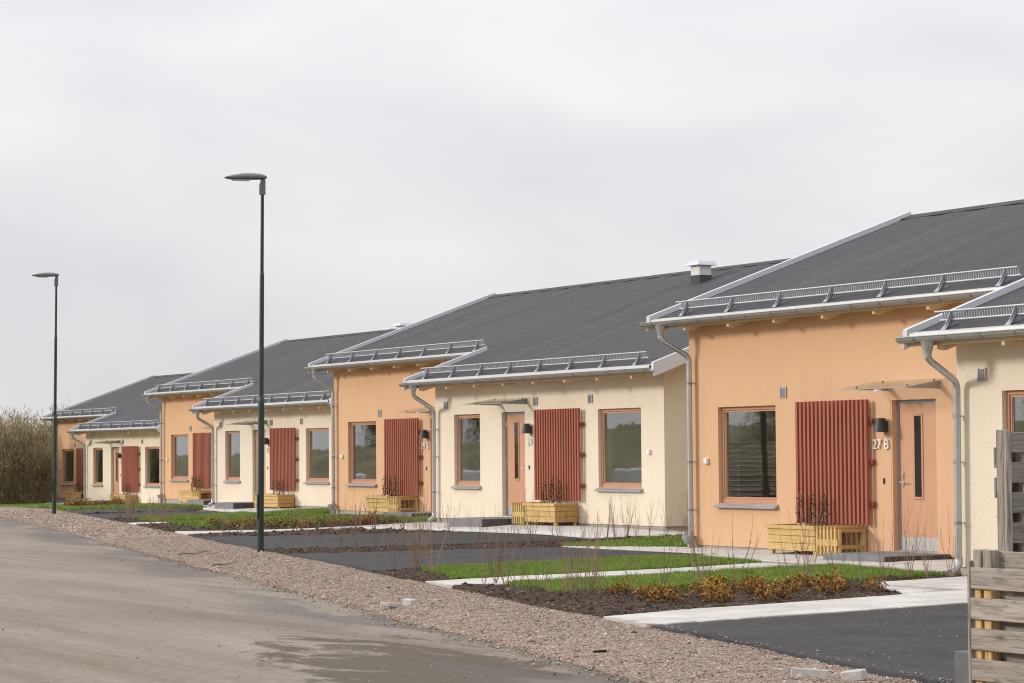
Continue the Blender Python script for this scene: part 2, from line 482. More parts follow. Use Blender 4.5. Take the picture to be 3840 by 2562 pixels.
# ------------------------------------------------------------------ mesh helpers
class MB:
    def __init__(self):
        self.v, self.f, self.mi = [], [], []
    def add(self, vs, fs, mi=0):
        o = len(self.v)
        self.v += [tuple(p) for p in vs]
        self.f += [tuple(i + o for i in q) for q in fs]
        self.mi += [mi] * len(fs)
        return self
    def box(self, x0, x1, y0, y1, z0, z1, mi=0):
        return self.add([(x0, y0, z0), (x1, y0, z0), (x1, y1, z0), (x0, y1, z0), (x0, y0, z1), (x1, y0, z1), (x1, y1, z1), (x0, y1, z1)],
                        [(0, 3, 2, 1), (4, 5, 6, 7), (0, 1, 5, 4), (1, 2, 6, 5), (2, 3, 7, 6), (3, 0, 4, 7)], mi)
    def cbox(self, x0, x1, y0, y1, z0, z1, c=0.004, mi=0):
        # box with chamfered vertical+horizontal edges (24 verts)
        V, F = [], []
        xs, ys, zs = (x0, x1), (y0, y1), (z0, z1)
        idx = {}
        for i in (0, 1):
            for j in (0, 1):
                for k in (0, 1):
                    sx_, sy_, sz_ = (1 - 2 * i), (1 - 2 * j), (1 - 2 * k)
                    for ax in range(3):
                        p = [xs[i] + sx_ * c, ys[j] + sy_ * c, zs[k] + sz_ * c]
                        p[ax] = (xs[i], ys[j], zs[k])[ax]
                        idx[(i, j, k, ax)] = len(V)
                        V.append(tuple(p))
        def face(ax, s):
            o = [a for a in range(3) if a != ax]
            q = []
            for a, b in ((0, 0), (1, 0), (1, 1), (0, 1)):
                key = [0, 0, 0]
                key[ax] = s
                key[o[0]], key[o[1]] = a, b
                q.append(idx[(*key, ax)])
            return tuple(q)
        for ax in range(3):
            for s in (0, 1):
                F.append(face(ax, s))
        for ax in range(3):
            o = [a for a in range(3) if a != ax]
            for a in (0, 1):
                for b in (0, 1):
                    k0, k1 = [0, 0, 0], [0, 0, 0]
                    for k in (k0, k1):
                        k[o[0]], k[o[1]] = a, b
                    k1[ax] = 1
                    F.append((idx[(*k0, o[0])], idx[(*k1, o[0])], idx[(*k1, o[1])], idx[(*k0, o[1])]))
        for i in (0, 1):
            for j in (0, 1):
                for k in (0, 1):
                    F.append((idx[(i, j, k, 0)], idx[(i, j, k, 1)], idx[(i, j, k, 2)]))
        return self.add(V, F, mi)
    def prism(self, poly, axis, a, b, mi=0):
        # poly: 2D points in the plane normal to axis (order: remaining axes), extruded a..b
        n = len(poly)
        def P(p, t):
            q = list(p)
            q.insert('xyz'.index(axis), t)
            return tuple(q)
        vs = [P(p, a) for p in poly] + [P(p, b) for p in poly]
        fs = [tuple(range(n))[::-1], tuple(range(n, 2 * n))] + [(i, (i + 1) % n, n + (i + 1) % n, n + i) for i in range(n)]
        return self.add(vs, fs, mi)
    def tube(self, pts, rads, n=8, cap=True, mi=0):
        pts = [Vector(p) for p in pts]
        if not hasattr(rads, '__len__'):
            rads = [rads] * len(pts)
        vs, fs = [], []
        prev = None
        for i, p in enumerate(pts):
            d = (pts[min(i + 1, len(pts) - 1)] - pts[max(i - 1, 0)]).normalized()
            if prev is None:
                a = Vector((0, 0, 1)) if abs(d.z) < 0.9 else Vector((1, 0, 0))
                u = d.cross(a).normalized()
            else:
                u = (prev - d * prev.dot(d)).normalized()
            prev = u
            w_ = d.cross(u)
            for k in range(n):
                t = 2 * math.pi * k / n
                vs.append(p + (u * math.cos(t) + w_ * math.sin(t)) * rads[i])
        for i in range(len(pts) - 1):
            for k in range(n):
                a, b = i * n + k, i * n + (k + 1) % n
                fs.append((a, b, b + n, a + n))
        if cap:
            fs.append(tuple(range(n))[::-1])
            fs.append(tuple(range((len(pts) - 1) * n, len(pts) * n)))
        return self.add(vs, fs, mi)
    def mesh(self, name, mats, smooth=False):
        me = bpy.data.meshes.new(name)
        me.from_pydata(self.v, [], self.f)
        for q in (mats if isinstance(mats, (list, tuple)) else [mats]):
            me.materials.append(MATS[q])
        if any(self.mi):
            me.polygons.foreach_set('material_index', self.mi)
        if smooth:
            me.polygons.foreach_set('use_smooth', [True] * len(me.polygons))
            try:
                me.set_sharp_from_angle(angle=rad(40))
            except Exception:
                pass
        me.update()
        return me
    def build(self, name, mats, parent=None, smooth=False, loc=None, kind=None, label=None):
        return link(name, self.mesh(name, mats, smooth), parent, loc, kind, label)

def link(name, me, parent=None, loc=None, kind=None, label=None):
    o = bpy.data.objects.new(name, me)
    COL.objects.link(o)
    if parent:
        o.parent = parent
    if loc:
        o.location = loc
    if kind:
        o['kind'] = kind
    if label:
        o['label'] = label
    return o

def thing(name, label, cat, loc=(0, 0, 0), group=None, rz=0.0):
    o = bpy.data.objects.new(name, None)
    COL.objects.link(o)
    o.location = loc
    o.rotation_euler = (0, 0, rz)
    o.empty_display_size = 0.2
    return tag(o, label, cat, group)

def tag(o, label, cat, group=None):
    o['label'] = label
    o['category'] = cat
    if group:
        o['group'] = group
    return o

def copy_tree(o, parent=None):
    c = o.copy()
    COL.objects.link(c)
    c.parent = parent
    for ch in list(o.children):
        copy_tree(ch, c)
    return c

def ordinal(n):
    return ['first', 'second', 'third', 'fourth', 'fifth', 'sixth', 'seventh', 'eighth', 'ninth', 'tenth', 'eleventh', 'twelfth', 'thirteenth',
            'fourteenth', 'fifteenth', 'sixteenth', 'seventeenth', 'eighteenth', 'nineteenth', 'twentieth', 'twenty-first', 'twenty-second',
            'twenty-third', 'twenty-fourth', 'twenty-fifth', 'twenty-sixth', 'twenty-seventh', 'twenty-eighth'][n]

def raw_mesh(name, V, F, mat, tint=None, smooth=False):
    """numpy mesh with per-face vertex counts all equal; tint is per-vertex float"""
    me = bpy.data.meshes.new(name)
    V = np.asarray(V, np.float32)
    F = np.asarray(F, np.int32)
    k = F.shape[1]
    me.vertices.add(len(V))
    me.vertices.foreach_set('co', V.ravel())
    me.loops.add(F.size)
    me.loops.foreach_set('vertex_index', F.ravel())
    me.polygons.add(len(F))
    me.polygons.foreach_set('loop_start', np.arange(0, F.size, k, dtype=np.int32))
    me.polygons.foreach_set('loop_total', np.full(len(F), k, np.int32))
    if smooth:
        me.polygons.foreach_set('use_smooth', np.ones(len(F), bool))
    if tint is not None:
        a = me.attributes.new('tint', 'FLOAT', 'POINT')
        a.data.foreach_set('value', np.asarray(tint, np.float32))
    me.materials.append(MATS[mat])
    me.update(calc_edges=True)
    return me

# ------------------------------------------------------------------ terrain
FX = [-130, -85, -75, -56, -47, -30, -23, -6, -2, 18, 60]
FZ = [-1.2, -0.9, -0.54, -0.47, -0.14, -0.1, -0.02, 0.0, -0.1, -0.1, -0.1]
BX = [-130, -85, -70, -42, 60]
BZ = [-1.3, -1.0, -0.62, -0.2, -0.2]
def prop(x):
    return -6.07 - 0.239 * np.asarray(x, float)
def yfac(x):
    return -1.2 - 0.196 * (np.asarray(x, float) - 9)
def g(x, y):
    x = np.asarray(x, float)
    B = np.interp(x, BX, BZ)
    Fh = np.interp(x, FX, FZ)
    t = np.clip((y - prop(x)) / (yfac(x) - prop(x)), 0, 1)
    return B + (Fh - B) * t ** 2
def g1(x, y):
    return float(g(x, y))

_lat = NR.random((256, 256))
def vnoise(x, y):
    xi, yi = np.floor(x).astype(int), np.floor(y).astype(int)
    u, v = x - xi, y - yi
    u, v = u * u * (3 - 2 * u), v * v * (3 - 2 * v)
    a, b = _lat[xi % 256, yi % 256], _lat[(xi + 1) % 256, yi % 256]
    c, d = _lat[xi % 256, (yi + 1) % 256], _lat[(xi + 1) % 256, (yi + 1) % 256]
    return (a * (1 - u) + b * u) * (1 - v) + (c * (1 - u) + d * u) * v - 0.5

def resample(poly, n):
    p = np.asarray(poly, float)
    d = np.r_[0, np.cumsum(np.hypot(*(p[1:] - p[:-1]).T))]
    t = np.linspace(0, d[-1], n)
    return np.c_[np.interp(t, d, p[:, 0]), np.interp(t, d, p[:, 1])]

def ruled(A, B, cell):
    """grid of XY points between two polylines"""
    A, B = np.asarray(A, float), np.asarray(B, float)
    la = max(np.hypot(*(A[1:] - A[:-1]).T).sum(), np.hypot(*(B[1:] - B[:-1]).T).sum())
    nu = max(2, int(la / cell) + 1)
    a, b = resample(A, nu), resample(B, nu)
    wd = np.hypot(*(b - a).T).max()
    nv = max(2, int(wd / cell) + 1)
    t = np.linspace(0, 1, nv)[None, :, None]
    return a[:, None, :] * (1 - t) + b[:, None, :] * t

def sheet(name, A, B, mat, dz=0.0, cell=0.5, disp=None, kind='structure', skirt=0.06, parent=None):
    P = ruled(A, B, cell)
    nu, nv = P.shape[:2]
    x, y = P[..., 0], P[..., 1]
    z = g(x, y) + dz
    if disp is not None:
        z = z + disp(x, y)
    V = np.c_[x.ravel(), y.ravel(), z.ravel()]
    i = np.arange(nu * nv).reshape(nu, nv)
    q = np.c_[i[:-1, :-1].ravel(), i[1:, :-1].ravel(), i[1:, 1:].ravel(), i[:-1, 1:].ravel()]
    rim = np.r_[i[0, :], i[1:, -1], i[-1, -2::-1], i[-2:0:-1, 0]]
    lo = V[rim].copy()
    lo[:, 2] -= skirt
    n0 = len(V)
    V = np.r_[V, lo]
    k = len(rim)
    j = np.arange(k)
    q = np.r_[q, np.c_[rim[j], rim[(j + 1) % k], n0 + (j + 1) % k, n0 + j]]
    # consistent upward facing
    a, b, c = V[q[0, 0]], V[q[0, 1]], V[q[0, 2]]
    if np.cross(b - a, c - a)[2] < 0:
        q = q[:, ::-1]
    o = link(name, raw_mesh(name, V, q, mat), parent)
    if kind and not parent:
        o['kind'] = kind
    return o

def scatter(A, B, density):
    """random points in a ruled patch"""
    P = ruled(A, B, 0.25)
    nu, nv = P.shape[:2]
    a, b, c, d = P[:-1, :-1], P[1:, :-1], P[1:, 1:], P[:-1, 1:]
    def cr2(u, v):
        return u[..., 0] * v[..., 1] - u[..., 1] * v[..., 0]
    ar = np.abs(cr2(c - a, d - b)) / 2
    tot = ar.sum()
    n = int(tot * density)
    ci = NR.choice(ar.size, n, p=(ar / tot).ravel())
    iu, iv = np.unravel_index(ci, ar.shape)
    s, t = NR.random(n)[:, None], NR.random(n)[:, None]
    return (a[iu, iv] * (1 - s) + b[iu, iv] * s) * (1 - t) + (d[iu, iv] * (1 - s) + c[iu, iv] * s) * t

OCT_V = np.array([(1, 0, 0), (0, 1, 0), (-1, 0, 0), (0, -1, 0), (0, 0, 1), (0, 0, -1)], float)
OCT_F = np.array([(0, 1, 4), (1, 2, 4), (2, 3, 4), (3, 0, 4), (1, 0, 5), (2, 1, 5), (3, 2, 5), (0, 3, 5)])
def stones(name, pts, size, mat, parent=None, flat=0.65, dz=0.0, kind='stuff'):
    n = len(pts)
    sz = size * np.exp(NR.normal(0, 0.35, n))
    V = OCT_V[None] * (1 + NR.normal(0, 0.22, (n, 6, 3)))
    V = V * np.stack([sz * NR.uniform(0.8, 1.3, n), sz, sz * flat], 1)[:, None, :]
    a = NR.uniform(0, 6.28, n)
    ca, sa = np.cos(a)[:, None], np.sin(a)[:, None]
    x, y = V[..., 0] * ca - V[..., 1] * sa, V[..., 0] * sa + V[..., 1] * ca
    z = V[..., 2] + (g(pts[:, 0], pts[:, 1]) + dz)[:, None]
    if pts.shape[1] > 2:
        z = z + pts[:, 2][:, None]
    V = np.stack([x + pts[:, 0][:, None], y + pts[:, 1][:, None], z], -1).reshape(-1, 3)
    F = (OCT_F[None] + (np.arange(n) * 6)[:, None, None]).reshape(-1, 3)
    o = link(name, raw_mesh(name, V, F, mat, np.repeat(NR.random(n), 6)), parent)
    if kind:
        o['kind'] = kind
    return o

# big ground sheet
gx = np.unique(np.r_[[-900, -500, -300, -200], np.arange(-150, 81, 1.5), [120, 200, 400, 800]])
gy = np.unique(np.r_[[-800, -400, -200, -100, -60], np.arange(-40, 61, 1.0), [80, 120, 200, 400, 900]])
gy = np.unique(np.r_[gy, np.arange(-62, -40, 1.5)])
X, Y = np.meshgrid(gx, gy, indexing='ij')
Z = g(X, Y) - 0.05 + 0.0 * X
far = np.hypot(X + 20, Y)
hb = np.clip((-28 - Y) / 22, 0, 1)
Z = Z + hb * hb * (3 - 2 * hb) * (2.9 + 2.8 * vnoise(X * 0.06, Y * 0.03) + 1.0 * vnoise(X * 0.25, Y * 0.2)) + np.where(Y < -24, vnoise(X * 0.7, Y * 0.7) * 0.35, 0)
def gz_far(x, y):
    i_, j_ = np.abs(gx - x).argmin(), np.abs(gy - y).argmin()
    return float(Z[i_, j_])
i = np.arange(X.size).reshape(X.shape)
F = np.c_[i[:-1, :-1].ravel(), i[1:, :-1].ravel(), i[1:, 1:].ravel(), i[:-1, 1:].ravel()]
go = link('ground', raw_mesh('ground', np.c_[X.ravel(), Y.ravel(), Z.ravel()], F, 'wild_field', smooth=True))
go['kind'] = 'structure'

# road and gravel shoulder
def redge(x):
    x = np.asarray(x, float)
    return -8.05 - 0.232 * x + 0.16 * vnoise(x * 0.35, x * 0 + 3.3) + 0.10 * vnoise(x * 1.1, x * 0 + 7.7) - 0.012 * np.clip(-18 - x, 0, 60)
rx = np.linspace(45, -85, 300)
rA = np.c_[rx, redge(rx) + 0.25]
rB = np.c_[rx - 1.9, redge(rx) - 8.6]
def roadz(x, y):
    return -0.012 + 0.012 * vnoise(x * 0.4, y * 1.2)
sheet('road', rA, rB, 'dusty_road', 0.0, 0.45, roadz)
px_ = np.linspace(45, -62, 300)
gA = np.c_[px_, prop(px_) + 0.12]
gB = np.c_[px_, redge(px_)]
def gravz(x, y):
    t = (y - redge(x)) / (prop(x) - redge(x))
    return (0.05 * np.clip(t * (1 - t) * 4, 0, 1) + 0.05 * vnoise(x * 0.9, y * 1.3) * np.clip(t * 3, 0, 1) * np.clip((1.05 - t) * 5, 0, 1) + 0.022 * vnoise(x * 5, y * 5) - 0.004 - 0.03 * np.clip(t - 0.93, 0, 1) * 10)
gravel = sheet('gravel_shoulder', gA, gB, 'gravel_bed', 0.0, 0.16, gravz)
near = (px_ < 27) & (px_ > -14)
pts = scatter(gA[near], gB[near], 950)
pts = np.c_[pts, gravz(pts[:, 0], pts[:, 1])]
stones('pebbles', pts, 0.0070, 'pebble', gravel, 0.7, 0.002)
pts2 = scatter(gA[near], gB[near], 5)
pts2 = np.c_[pts2, gravz(pts2[:, 0], pts2[:, 1])]
stones('coarse_pebbles', pts2, 0.019, 'pebble', gravel, 0.6, 0.004)
farm = (px_ <= -14) & (px_ > -40)
pts3 = scatter(gA[farm], gB[farm], 170)
pts3 = np.c_[pts3, gravz(pts3[:, 0], pts3[:, 1])]
stones('far_pebbles', pts3, 0.016, 'pebble', gravel, 0.7, 0.002)
# loose stones strewn on the road near the shoulder
rp = np.c_[NR.uniform(-10, 24, 700), np.zeros(700)]
rp[:, 1] = redge(rp[:, 0]) - np.abs(NR.normal(0, 0.9, 700))
rs = stones('road_grit', rp, 0.006, 'pebble', None, 0.7, -0.004)
tag(rs, 'loose grit strewn over the dusty road beside the gravel', 'grit')
rq = np.c_[NR.uniform(-14, 24, 9000), np.zeros(9000)]
rq[:, 1] = redge(rq[:, 0]) - NR.uniform(0, 7.5, 9000)
fg = stones('fine_grit', rq, 0.0036, 'pebble', None, 0.7, -0.004)
tag(fg, 'fine sand and grit lying over the whole dusty road', 'sand')
ge = np.c_[NR.uniform(-12, 24, 5000), np.zeros(5000)]
ge[:, 1] = redge(ge[:, 0]) + NR.normal(0.0, 0.12, 5000)
ro = stones('edge_grit', ge, 0.009, 'pebble', gravel, 0.7, 0.0)

# ------------------------------------------------------------------ yards
def pp(x, d=0.0):
    return (x, float(prop(x)) + d)
def asphaltz(x, y):
    return 0.006 * vnoise(x * 0.7, y * 0.7)
dw = sheet('driveway', [pp(13.85), (13.55, -7.6), (13.3, -5.1), (13.3, -2.9)], [pp(24.0), (23.5, -7.6), (23.2, -5.1), (23.0, -2.9)], 'asphalt', 0.016, 0.3, asphaltz)
sheet('driveway', [pp(-4.25), (-3.7, -3.2), (-2.6, -0.92)], [pp(2.25), (2.0, -4.0), (2.3, -0.92)], 'asphalt', 0.016, 0.3, asphaltz)
sheet('driveway', [pp(-13.5), (-12.4, -0.8), (-9.3, 0.9)], [pp(-6.3), (-5.4, -2.3), (-4.0, 0.58)], 'asphalt', 0.016, 0.3, asphaltz)
sheet('driveway', [pp(-35.0), (-35.2, 3.6), (-34.4, 5.4)], [pp(-29.4), (-29.6, 3.0), (-29.3, 5.0)], 'asphalt', 0.016, 0.4, asphaltz)
sheet('driveway', [pp(-40.6), (-40.8, 5.5), (-38.0, 6.9)], [pp(-35.9), (-36.0, 4.2), (-35.0, 5.6)], 'asphalt', 0.016, 0.4, asphaltz)

gp = scatter([pp(14.0), (13.7, -7.6), (13.5, -5.1), (13.5, -3.2)], [pp(21.5), (21.5, -7.6), (21, -5.1), (21, -3.2)], 12)
keep = vnoise(gp[:, 0] * 0.8, gp[:, 1] * 0.8) > -0.12
stones('driveway_grit', gp[keep], 0.0050, 'pale_stone', dw, 0.7, 0.018)
gp = scatter([pp(13.9), pp(21.5)], [pp(13.9, 0.16), pp(21.5, 0.14)], 150)
stones('spilled_gravel', gp, 0.007, 'pebble', dw, 0.7, 0.018)
PAVER = 0.45
PV = MB().cbox(-0.219, 0.219, -0.219, 0.219, -0.05, 0.0, 0.006).mesh('paver', 'paving')
def paved(name, A, B, parent=None, pieces=True):
    base = sheet(name, A, B, 'joint_sand' if pieces else 'paving', 0.018, 0.45)
    if not pieces:
        return base
    P = np.asarray(A, float)
    Q = np.asarray(B, float)
    # rows of slabs laid along the centre line from A to B
    P_, Q_ = resample(P, 200), resample(Q, 200)
    L = np.hypot(*((P[1:] - P[:-1]).T)).sum()
    nrow = max(1, int(round(L / PAVER)))
    for r in range(nrow):
        k = int((r + 0.5) / nrow * 199)
        a, b = P_[k], Q_[k]
        wid = np.hypot(*(b - a))
        nc = max(1, int(round(wid / PAVER)))
        dr = (P_[min(k + 3, 199)] - P_[max(k - 3, 0)])
        ang = math.atan2(dr[1], dr[0])
        step = L / nrow
        for c_ in range(nc):
            t = (c_ + 0.5) / nc
            p = a * (1 - t) + b * t
            o = link('paver', PV, base)
            gxx = (g1(p[0] + 0.1, p[1]) - g1(p[0] - 0.1, p[1])) / 0.2
            gyy = (g1(p[0], p[1] + 0.1) - g1(p[0], p[1] - 0.1)) / 0.2
            o.location = (p[0], p[1], g1(*p) + 0.030 + R_.uniform(-0.0015, 0.0015))
            o.rotation_euler = (math.atan(gyy), -math.atan(gxx), ang + math.pi * 0 + R_.uniform(-0.004, 0.004))
            o.scale = (step / PAVER, wid / nc / PAVER, 1)
            o.rotation_euler = (0, 0, ang)
            n = Vector((-gxx, -gyy, 1)).normalized()
            o.rotation_euler = (Vector((0, 0, 1)).rotation_difference(n).to_matrix() @ Matrix.Rotation(ang, 3, 'Z')).to_euler()
    return base
paved('footpath', [pp(12.65, 0.02), (12.2, -7.9), (11.75, -4.7), (11.72, -3.96)], [pp(13.84, 0.02), (13.54, -7.6), (13.29, -5.1), (13.28, -3.96)])
paved('forecourt', [(9.75, -3.95), (9.75, -1.72)], [(13.28, -3.95), (13.28, -1.72)])
sheet('path_corner', [(10.1, -4.02), (9.75, -3.93)], [(11.74, -4.78), (11.74, -3.93)], 'paving', 0.026, 0.4)
paved('footpath', [pp(5.45, 0.02), (5.05, -5.9), (4.85, -2.0)], [pp(6.65, 0.02), (6.35, -5.0), (6.3, -2.0)])
paved('forecourt', [(-2.55, -0.9), (2.3, -0.9), (2.32, -1.5), (8.68, -1.98)], [(-2.3, 0.0), (2.3, 0.0), (2.32, 0.0), (8.68, 0.0)])
sheet('footpath', [pp(-16.9), (-15.6, 0.2), (-14.6, 2.8)], [pp(-15.1), (-14.7, 0.2), (-14.3, 2.8)], 'paving', 0.03, 0.5)
sheet('footpath', [pp(-25.0), (-25.2, 3.9)], [pp(-23.4), (-23.6, 3.9)], 'paving', 0.012, 0.5)
sheet('forecourt', [(-14.28, 2.83), (-5.1, 2.83), (-3.2, 2.83)], [(-14.28, 1.0), (-8.9, 0.92), (-3.9, 0.62)], 'paving', 0.03, 0.5)
sheet('forecourt', [(-24.5, 4.5), (-14.32, 4.5)], [(-24.5, 4.0), (-14.32, 3.4)], 'paving', 0.03, 0.5)
sheet('forecourt', [(-38.2, 7.55), (-26.5, 7.55)], [(-37.0, 6.7), (-29.0, 5.0)], 'paving', 0.03, 0.5)
sheet('forecourt', [(-48.0, 9.22), (-38.24, 9.22)], [(-47.0, 8.3), (-38.24, 7.2)], 'paving', 0.03, 0.5)
sheet('forecourt', [(-75, 14.7), (-56, 13.0)], [(-74, 13.2), (-56, 11.0)], 'paving', 0.03, 0.5)

def soilz(x, y):
    return 0.045 * vnoise(x * 3.1, y * 3.1) + 0.05 * vnoise(x * 7.3, y * 7.3) + 0.03 * vnoise(x * 15, y * 15) + 0.015
BEDS = [
    ([pp(12.62, -0.05), (12.15, -7.9), (11.72, -4.85), (10.4, -4.1), (9.72, -3.9), (9.72, -2.35)], [pp(8.0, -0.1), (8.6, -7.35), (8.7, -5.5), (8.75, -4.7), (9.15, -3.7), (9.25, -2.4)]),
    ([pp(8.1, -0.1), pp(6.7, -0.05)], [(8.62, -7.3), (6.45, -6.85)]),
    ([pp(2.3, -0.05), pp(5.42, -0.02)], [(2.2, -5.8), (5.1, -6.75)]),
    ([pp(-6.25), (-5.4, -2.3), (-3.95, 0.6), (-3.7, 2.6)], [pp(-4.3), (-3.75, -3.2), (-2.65, -0.9), (-2.95, 2.6)]),
    ([pp(-15.05), (-14.65, 0.2), (-14.3, 0.9)], [pp(-13.55), (-12.45, -0.8), (-9.4, 0.95)]),
    ([pp(-19.8), (-18.8, 1.2), (-17.5, 3.2)], [pp(-16.95), (-15.65, 0.2), (-14.75, 2.6)]),
    ([pp(-23.3), pp(-19.8)], [(-23.3, 0.2), (-19.5, -0.5)]),
    ([pp(-29.3), pp(-25.1)], [(-29.3, 1.6), (-25.1, 0.7)]),
    ([pp(-35.85), (-35.9, 4.2), (-35.0, 5.5)], [pp(-35.05), (-35.25, 3.6), (-34.45, 5.3)]),
    ([pp(-50.0), (-49.0, 8.4)], [pp(-45.5), (-45.0, 7.6)]),
]
clods = []
for k, (A, B) in enumerate(BEDS):
    nearb = k < 4
    bo = sheet('soil_bed', A, B, 'soil', 0.0, 0.07 if nearb else 0.14, soilz)
    p = scatter(A, B, 260 if nearb else 60)
    p = np.c_[p, soilz(p[:, 0], p[:, 1])]
    stones('soil_clods', p, 0.013 if nearb else 0.024, 'soil_clod', bo, 0.7, 0.0)

# lawns with grass blades
def blades(name, pts, h, mat, parent, wid=0.005):
    n = len(pts)
    z0 = g(pts[:, 0], pts[:, 1]) + 0.018
    hh = h * NR.uniform(0.55, 1.25, n) * (1 + 0.5 * vnoise(pts[:, 0] * 3, pts[:, 1] * 3))
    a = NR.uniform(0, 6.28, n)
    ln = NR.normal(0, 0.45, (n, 2)) * hh[:, None]
    wx, wy = np.cos(a) * wid, np.sin(a) * wid
    b0 = np.c_[pts[:, 0] - wx, pts[:, 1] - wy, z0]
    b1 = np.c_[pts[:, 0] + wx, pts[:, 1] + wy, z0]
    tp = np.c_[pts[:, 0] + ln[:, 0], pts[:, 1] + ln[:, 1], z0 + hh]
    V = np.stack([b0, b1, tp], 1).reshape(-1, 3)
    F = np.arange(3 * n).reshape(-1, 3)
    t = np.clip(NR.normal(0.5, 0.2, n), 0, 0.95)
    t[NR.random(n) < 0.02] = 1.0
    o = link(name, raw_mesh(name, V, F, mat, np.repeat(t, 3)), parent)
    o['kind'] = 'stuff'
    return o
LAWNS = [
    ([(8.62, -7.32), (8.7, -5.5), (8.75, -4.7), (9.15, -3.7), (9.28, -2.35)], [(6.45, -6.88), (6.38, -5.0), (6.3, -3.4), (6.3, -2.4), (6.55, -1.96)], 5200, 0.055),
    ([(2.25, -5.95), (2.0, -4.4), (1.95, -2.0), (2.5, -1.58)], [(5.12, -6.72), (5.02, -5.2), (4.85, -2.6), (4.84, -1.98)], 5200, 0.055),
    ([(-2.6, -0.85), (-2.95, 1.0), (-2.9, 6.0)], [(-2.35, -0.85), (-0.15, 0.06), (-0.12, 6.0)], 1500, 0.06),
    ([(-29.2, 1.65), (-29.1, 4.7)], [(-25.25, 0.75), (-25.3, 4.0)], 1500, 0.07),
    ([(-23.3, 0.3), (-23.6, 4.0)], [(-19.6, -0.4), (-18.9, 1.2), (-17.6, 3.2), (-17.4, 3.7)], 1800, 0.07),
    ([(-17.5, 3.25), (-17.4, 3.85)], [(-14.8, 2.6), (-14.4, 3.3)], 2000, 0.07),
    ([(-28.5, 4.85), (-28.9, 9.0)], [(-24.6, 4.0), (-24.4, 9.0)], 1000, 0.07),
    ([pp(-45.4), (-45.0, 7.5), (-45, 8.2)], [pp(-40.7, -0.1), (-40.85, 5.6), (-37.6, 7.1)], 900, 0.08),
    ([(-4.6, 3.0), (-4.6, 9.0)], [(-3.0, 2.7), (-3.0, 9.0)], 1200, 0.06),
    ([(-72, 8.0), (-74, 13.0)], [(-50.0, 6.0), (-49.2, 9.0)], 120, 0.10),
]
for A, B, den, h in LAWNS:
    lo = sheet('lawn', A, B, 'lawn_soil', 0.018, 0.35, lambda x, y: 0.02 * vnoise(x * 1.1, y * 1.1))
    blades('grass', scatter(A, B, den), h, 'grass', lo, 0.006 if den > 2500 else 0.012)

# ------------------------------------------------------------------ semi-detached house
T_ = 0.30
OW = (0.802, 2.355, 0.615, 2.092)
ODR = (5.188, 6.163, 0.0, 2.10)
CW1 = (9.571, 10.71, 0.644, 2.115)
CDR = (11.645, 12.60, 0.035, 2.129)
CW2 = (15.441, 16.98, 0.638, 2.119)
C0, C1, PJ = 8.712, 17.773, 1.678
EX0, EXM, EX1 = -0.53, 8.45, 18.365
OEY, OEZ = -0.404, 3.485
CEY, CEZ = -2.249, 2.837
RY, RZ = 4.78, 5.345
SL = (RZ - OEZ) / (RY - OEY)
BKY = 2 * RY - OEY
def rz_(y):
    return RZ - abs(RY - y) * SL
THK = 0.15

def wall_open(mb, x0, x1, z0, z1, yf, openings, depth=T_):
    xs = sorted({x0, x1, *[o[0] for o in openings], *[o[1] for o in openings]})
    zs = sorted({z0, z1, *[o[2] for o in openings], *[o[3] for o in openings]})
    for y, flip in ((yf, False), (yf + depth, True)):
        for i in range(len(xs) - 1):
            for j in range(len(zs) - 1):
                cx_, cz_ = (xs[i] + xs[i + 1]) / 2, (zs[j] + zs[j + 1]) / 2
                if any(o[0] < cx_ < o[1] and o[2] < cz_ < o[3] for o in openings):
                    continue
                q = [(xs[i], y, zs[j]), (xs[i + 1], y, zs[j]), (xs[i + 1], y, zs[j + 1]), (xs[i], y, zs[j + 1])]
                mb.add(q[::-1] if flip else q, [(0, 1, 2, 3)], 1 if flip else 0)
    for a, b, c, d in openings:
        y0, y1 = yf, yf + depth
        mb.add([(a, y0, c), (a, y1, c), (a, y1, d), (a, y0, d)], [(3, 2, 1, 0)])
        mb.add([(b, y0, c), (b, y1, c), (b, y1, d), (b, y0, d)], [(0, 1, 2, 3)])
        mb.add([(a, y0, c), (b, y0, c), (b, y1, c), (a, y1, c)], [(0, 1, 2, 3)])
        mb.add([(a, y0, d), (b, y0, d), (b, y1, d), (a, y1, d)], [(3, 2, 1, 0)])
    # ends and top
    mb.add([(x0, yf, z0), (x0, yf + depth, z0), (x0, yf + depth, z1), (x0, yf, z1)], [(3, 2, 1, 0)])
    mb.add([(x1, yf, z0), (x1, yf + depth, z0), (x1, yf + depth, z1), (x1, yf, z1)], [(0, 1, 2, 3)])

PL = -0.045   # bottom edge of the render

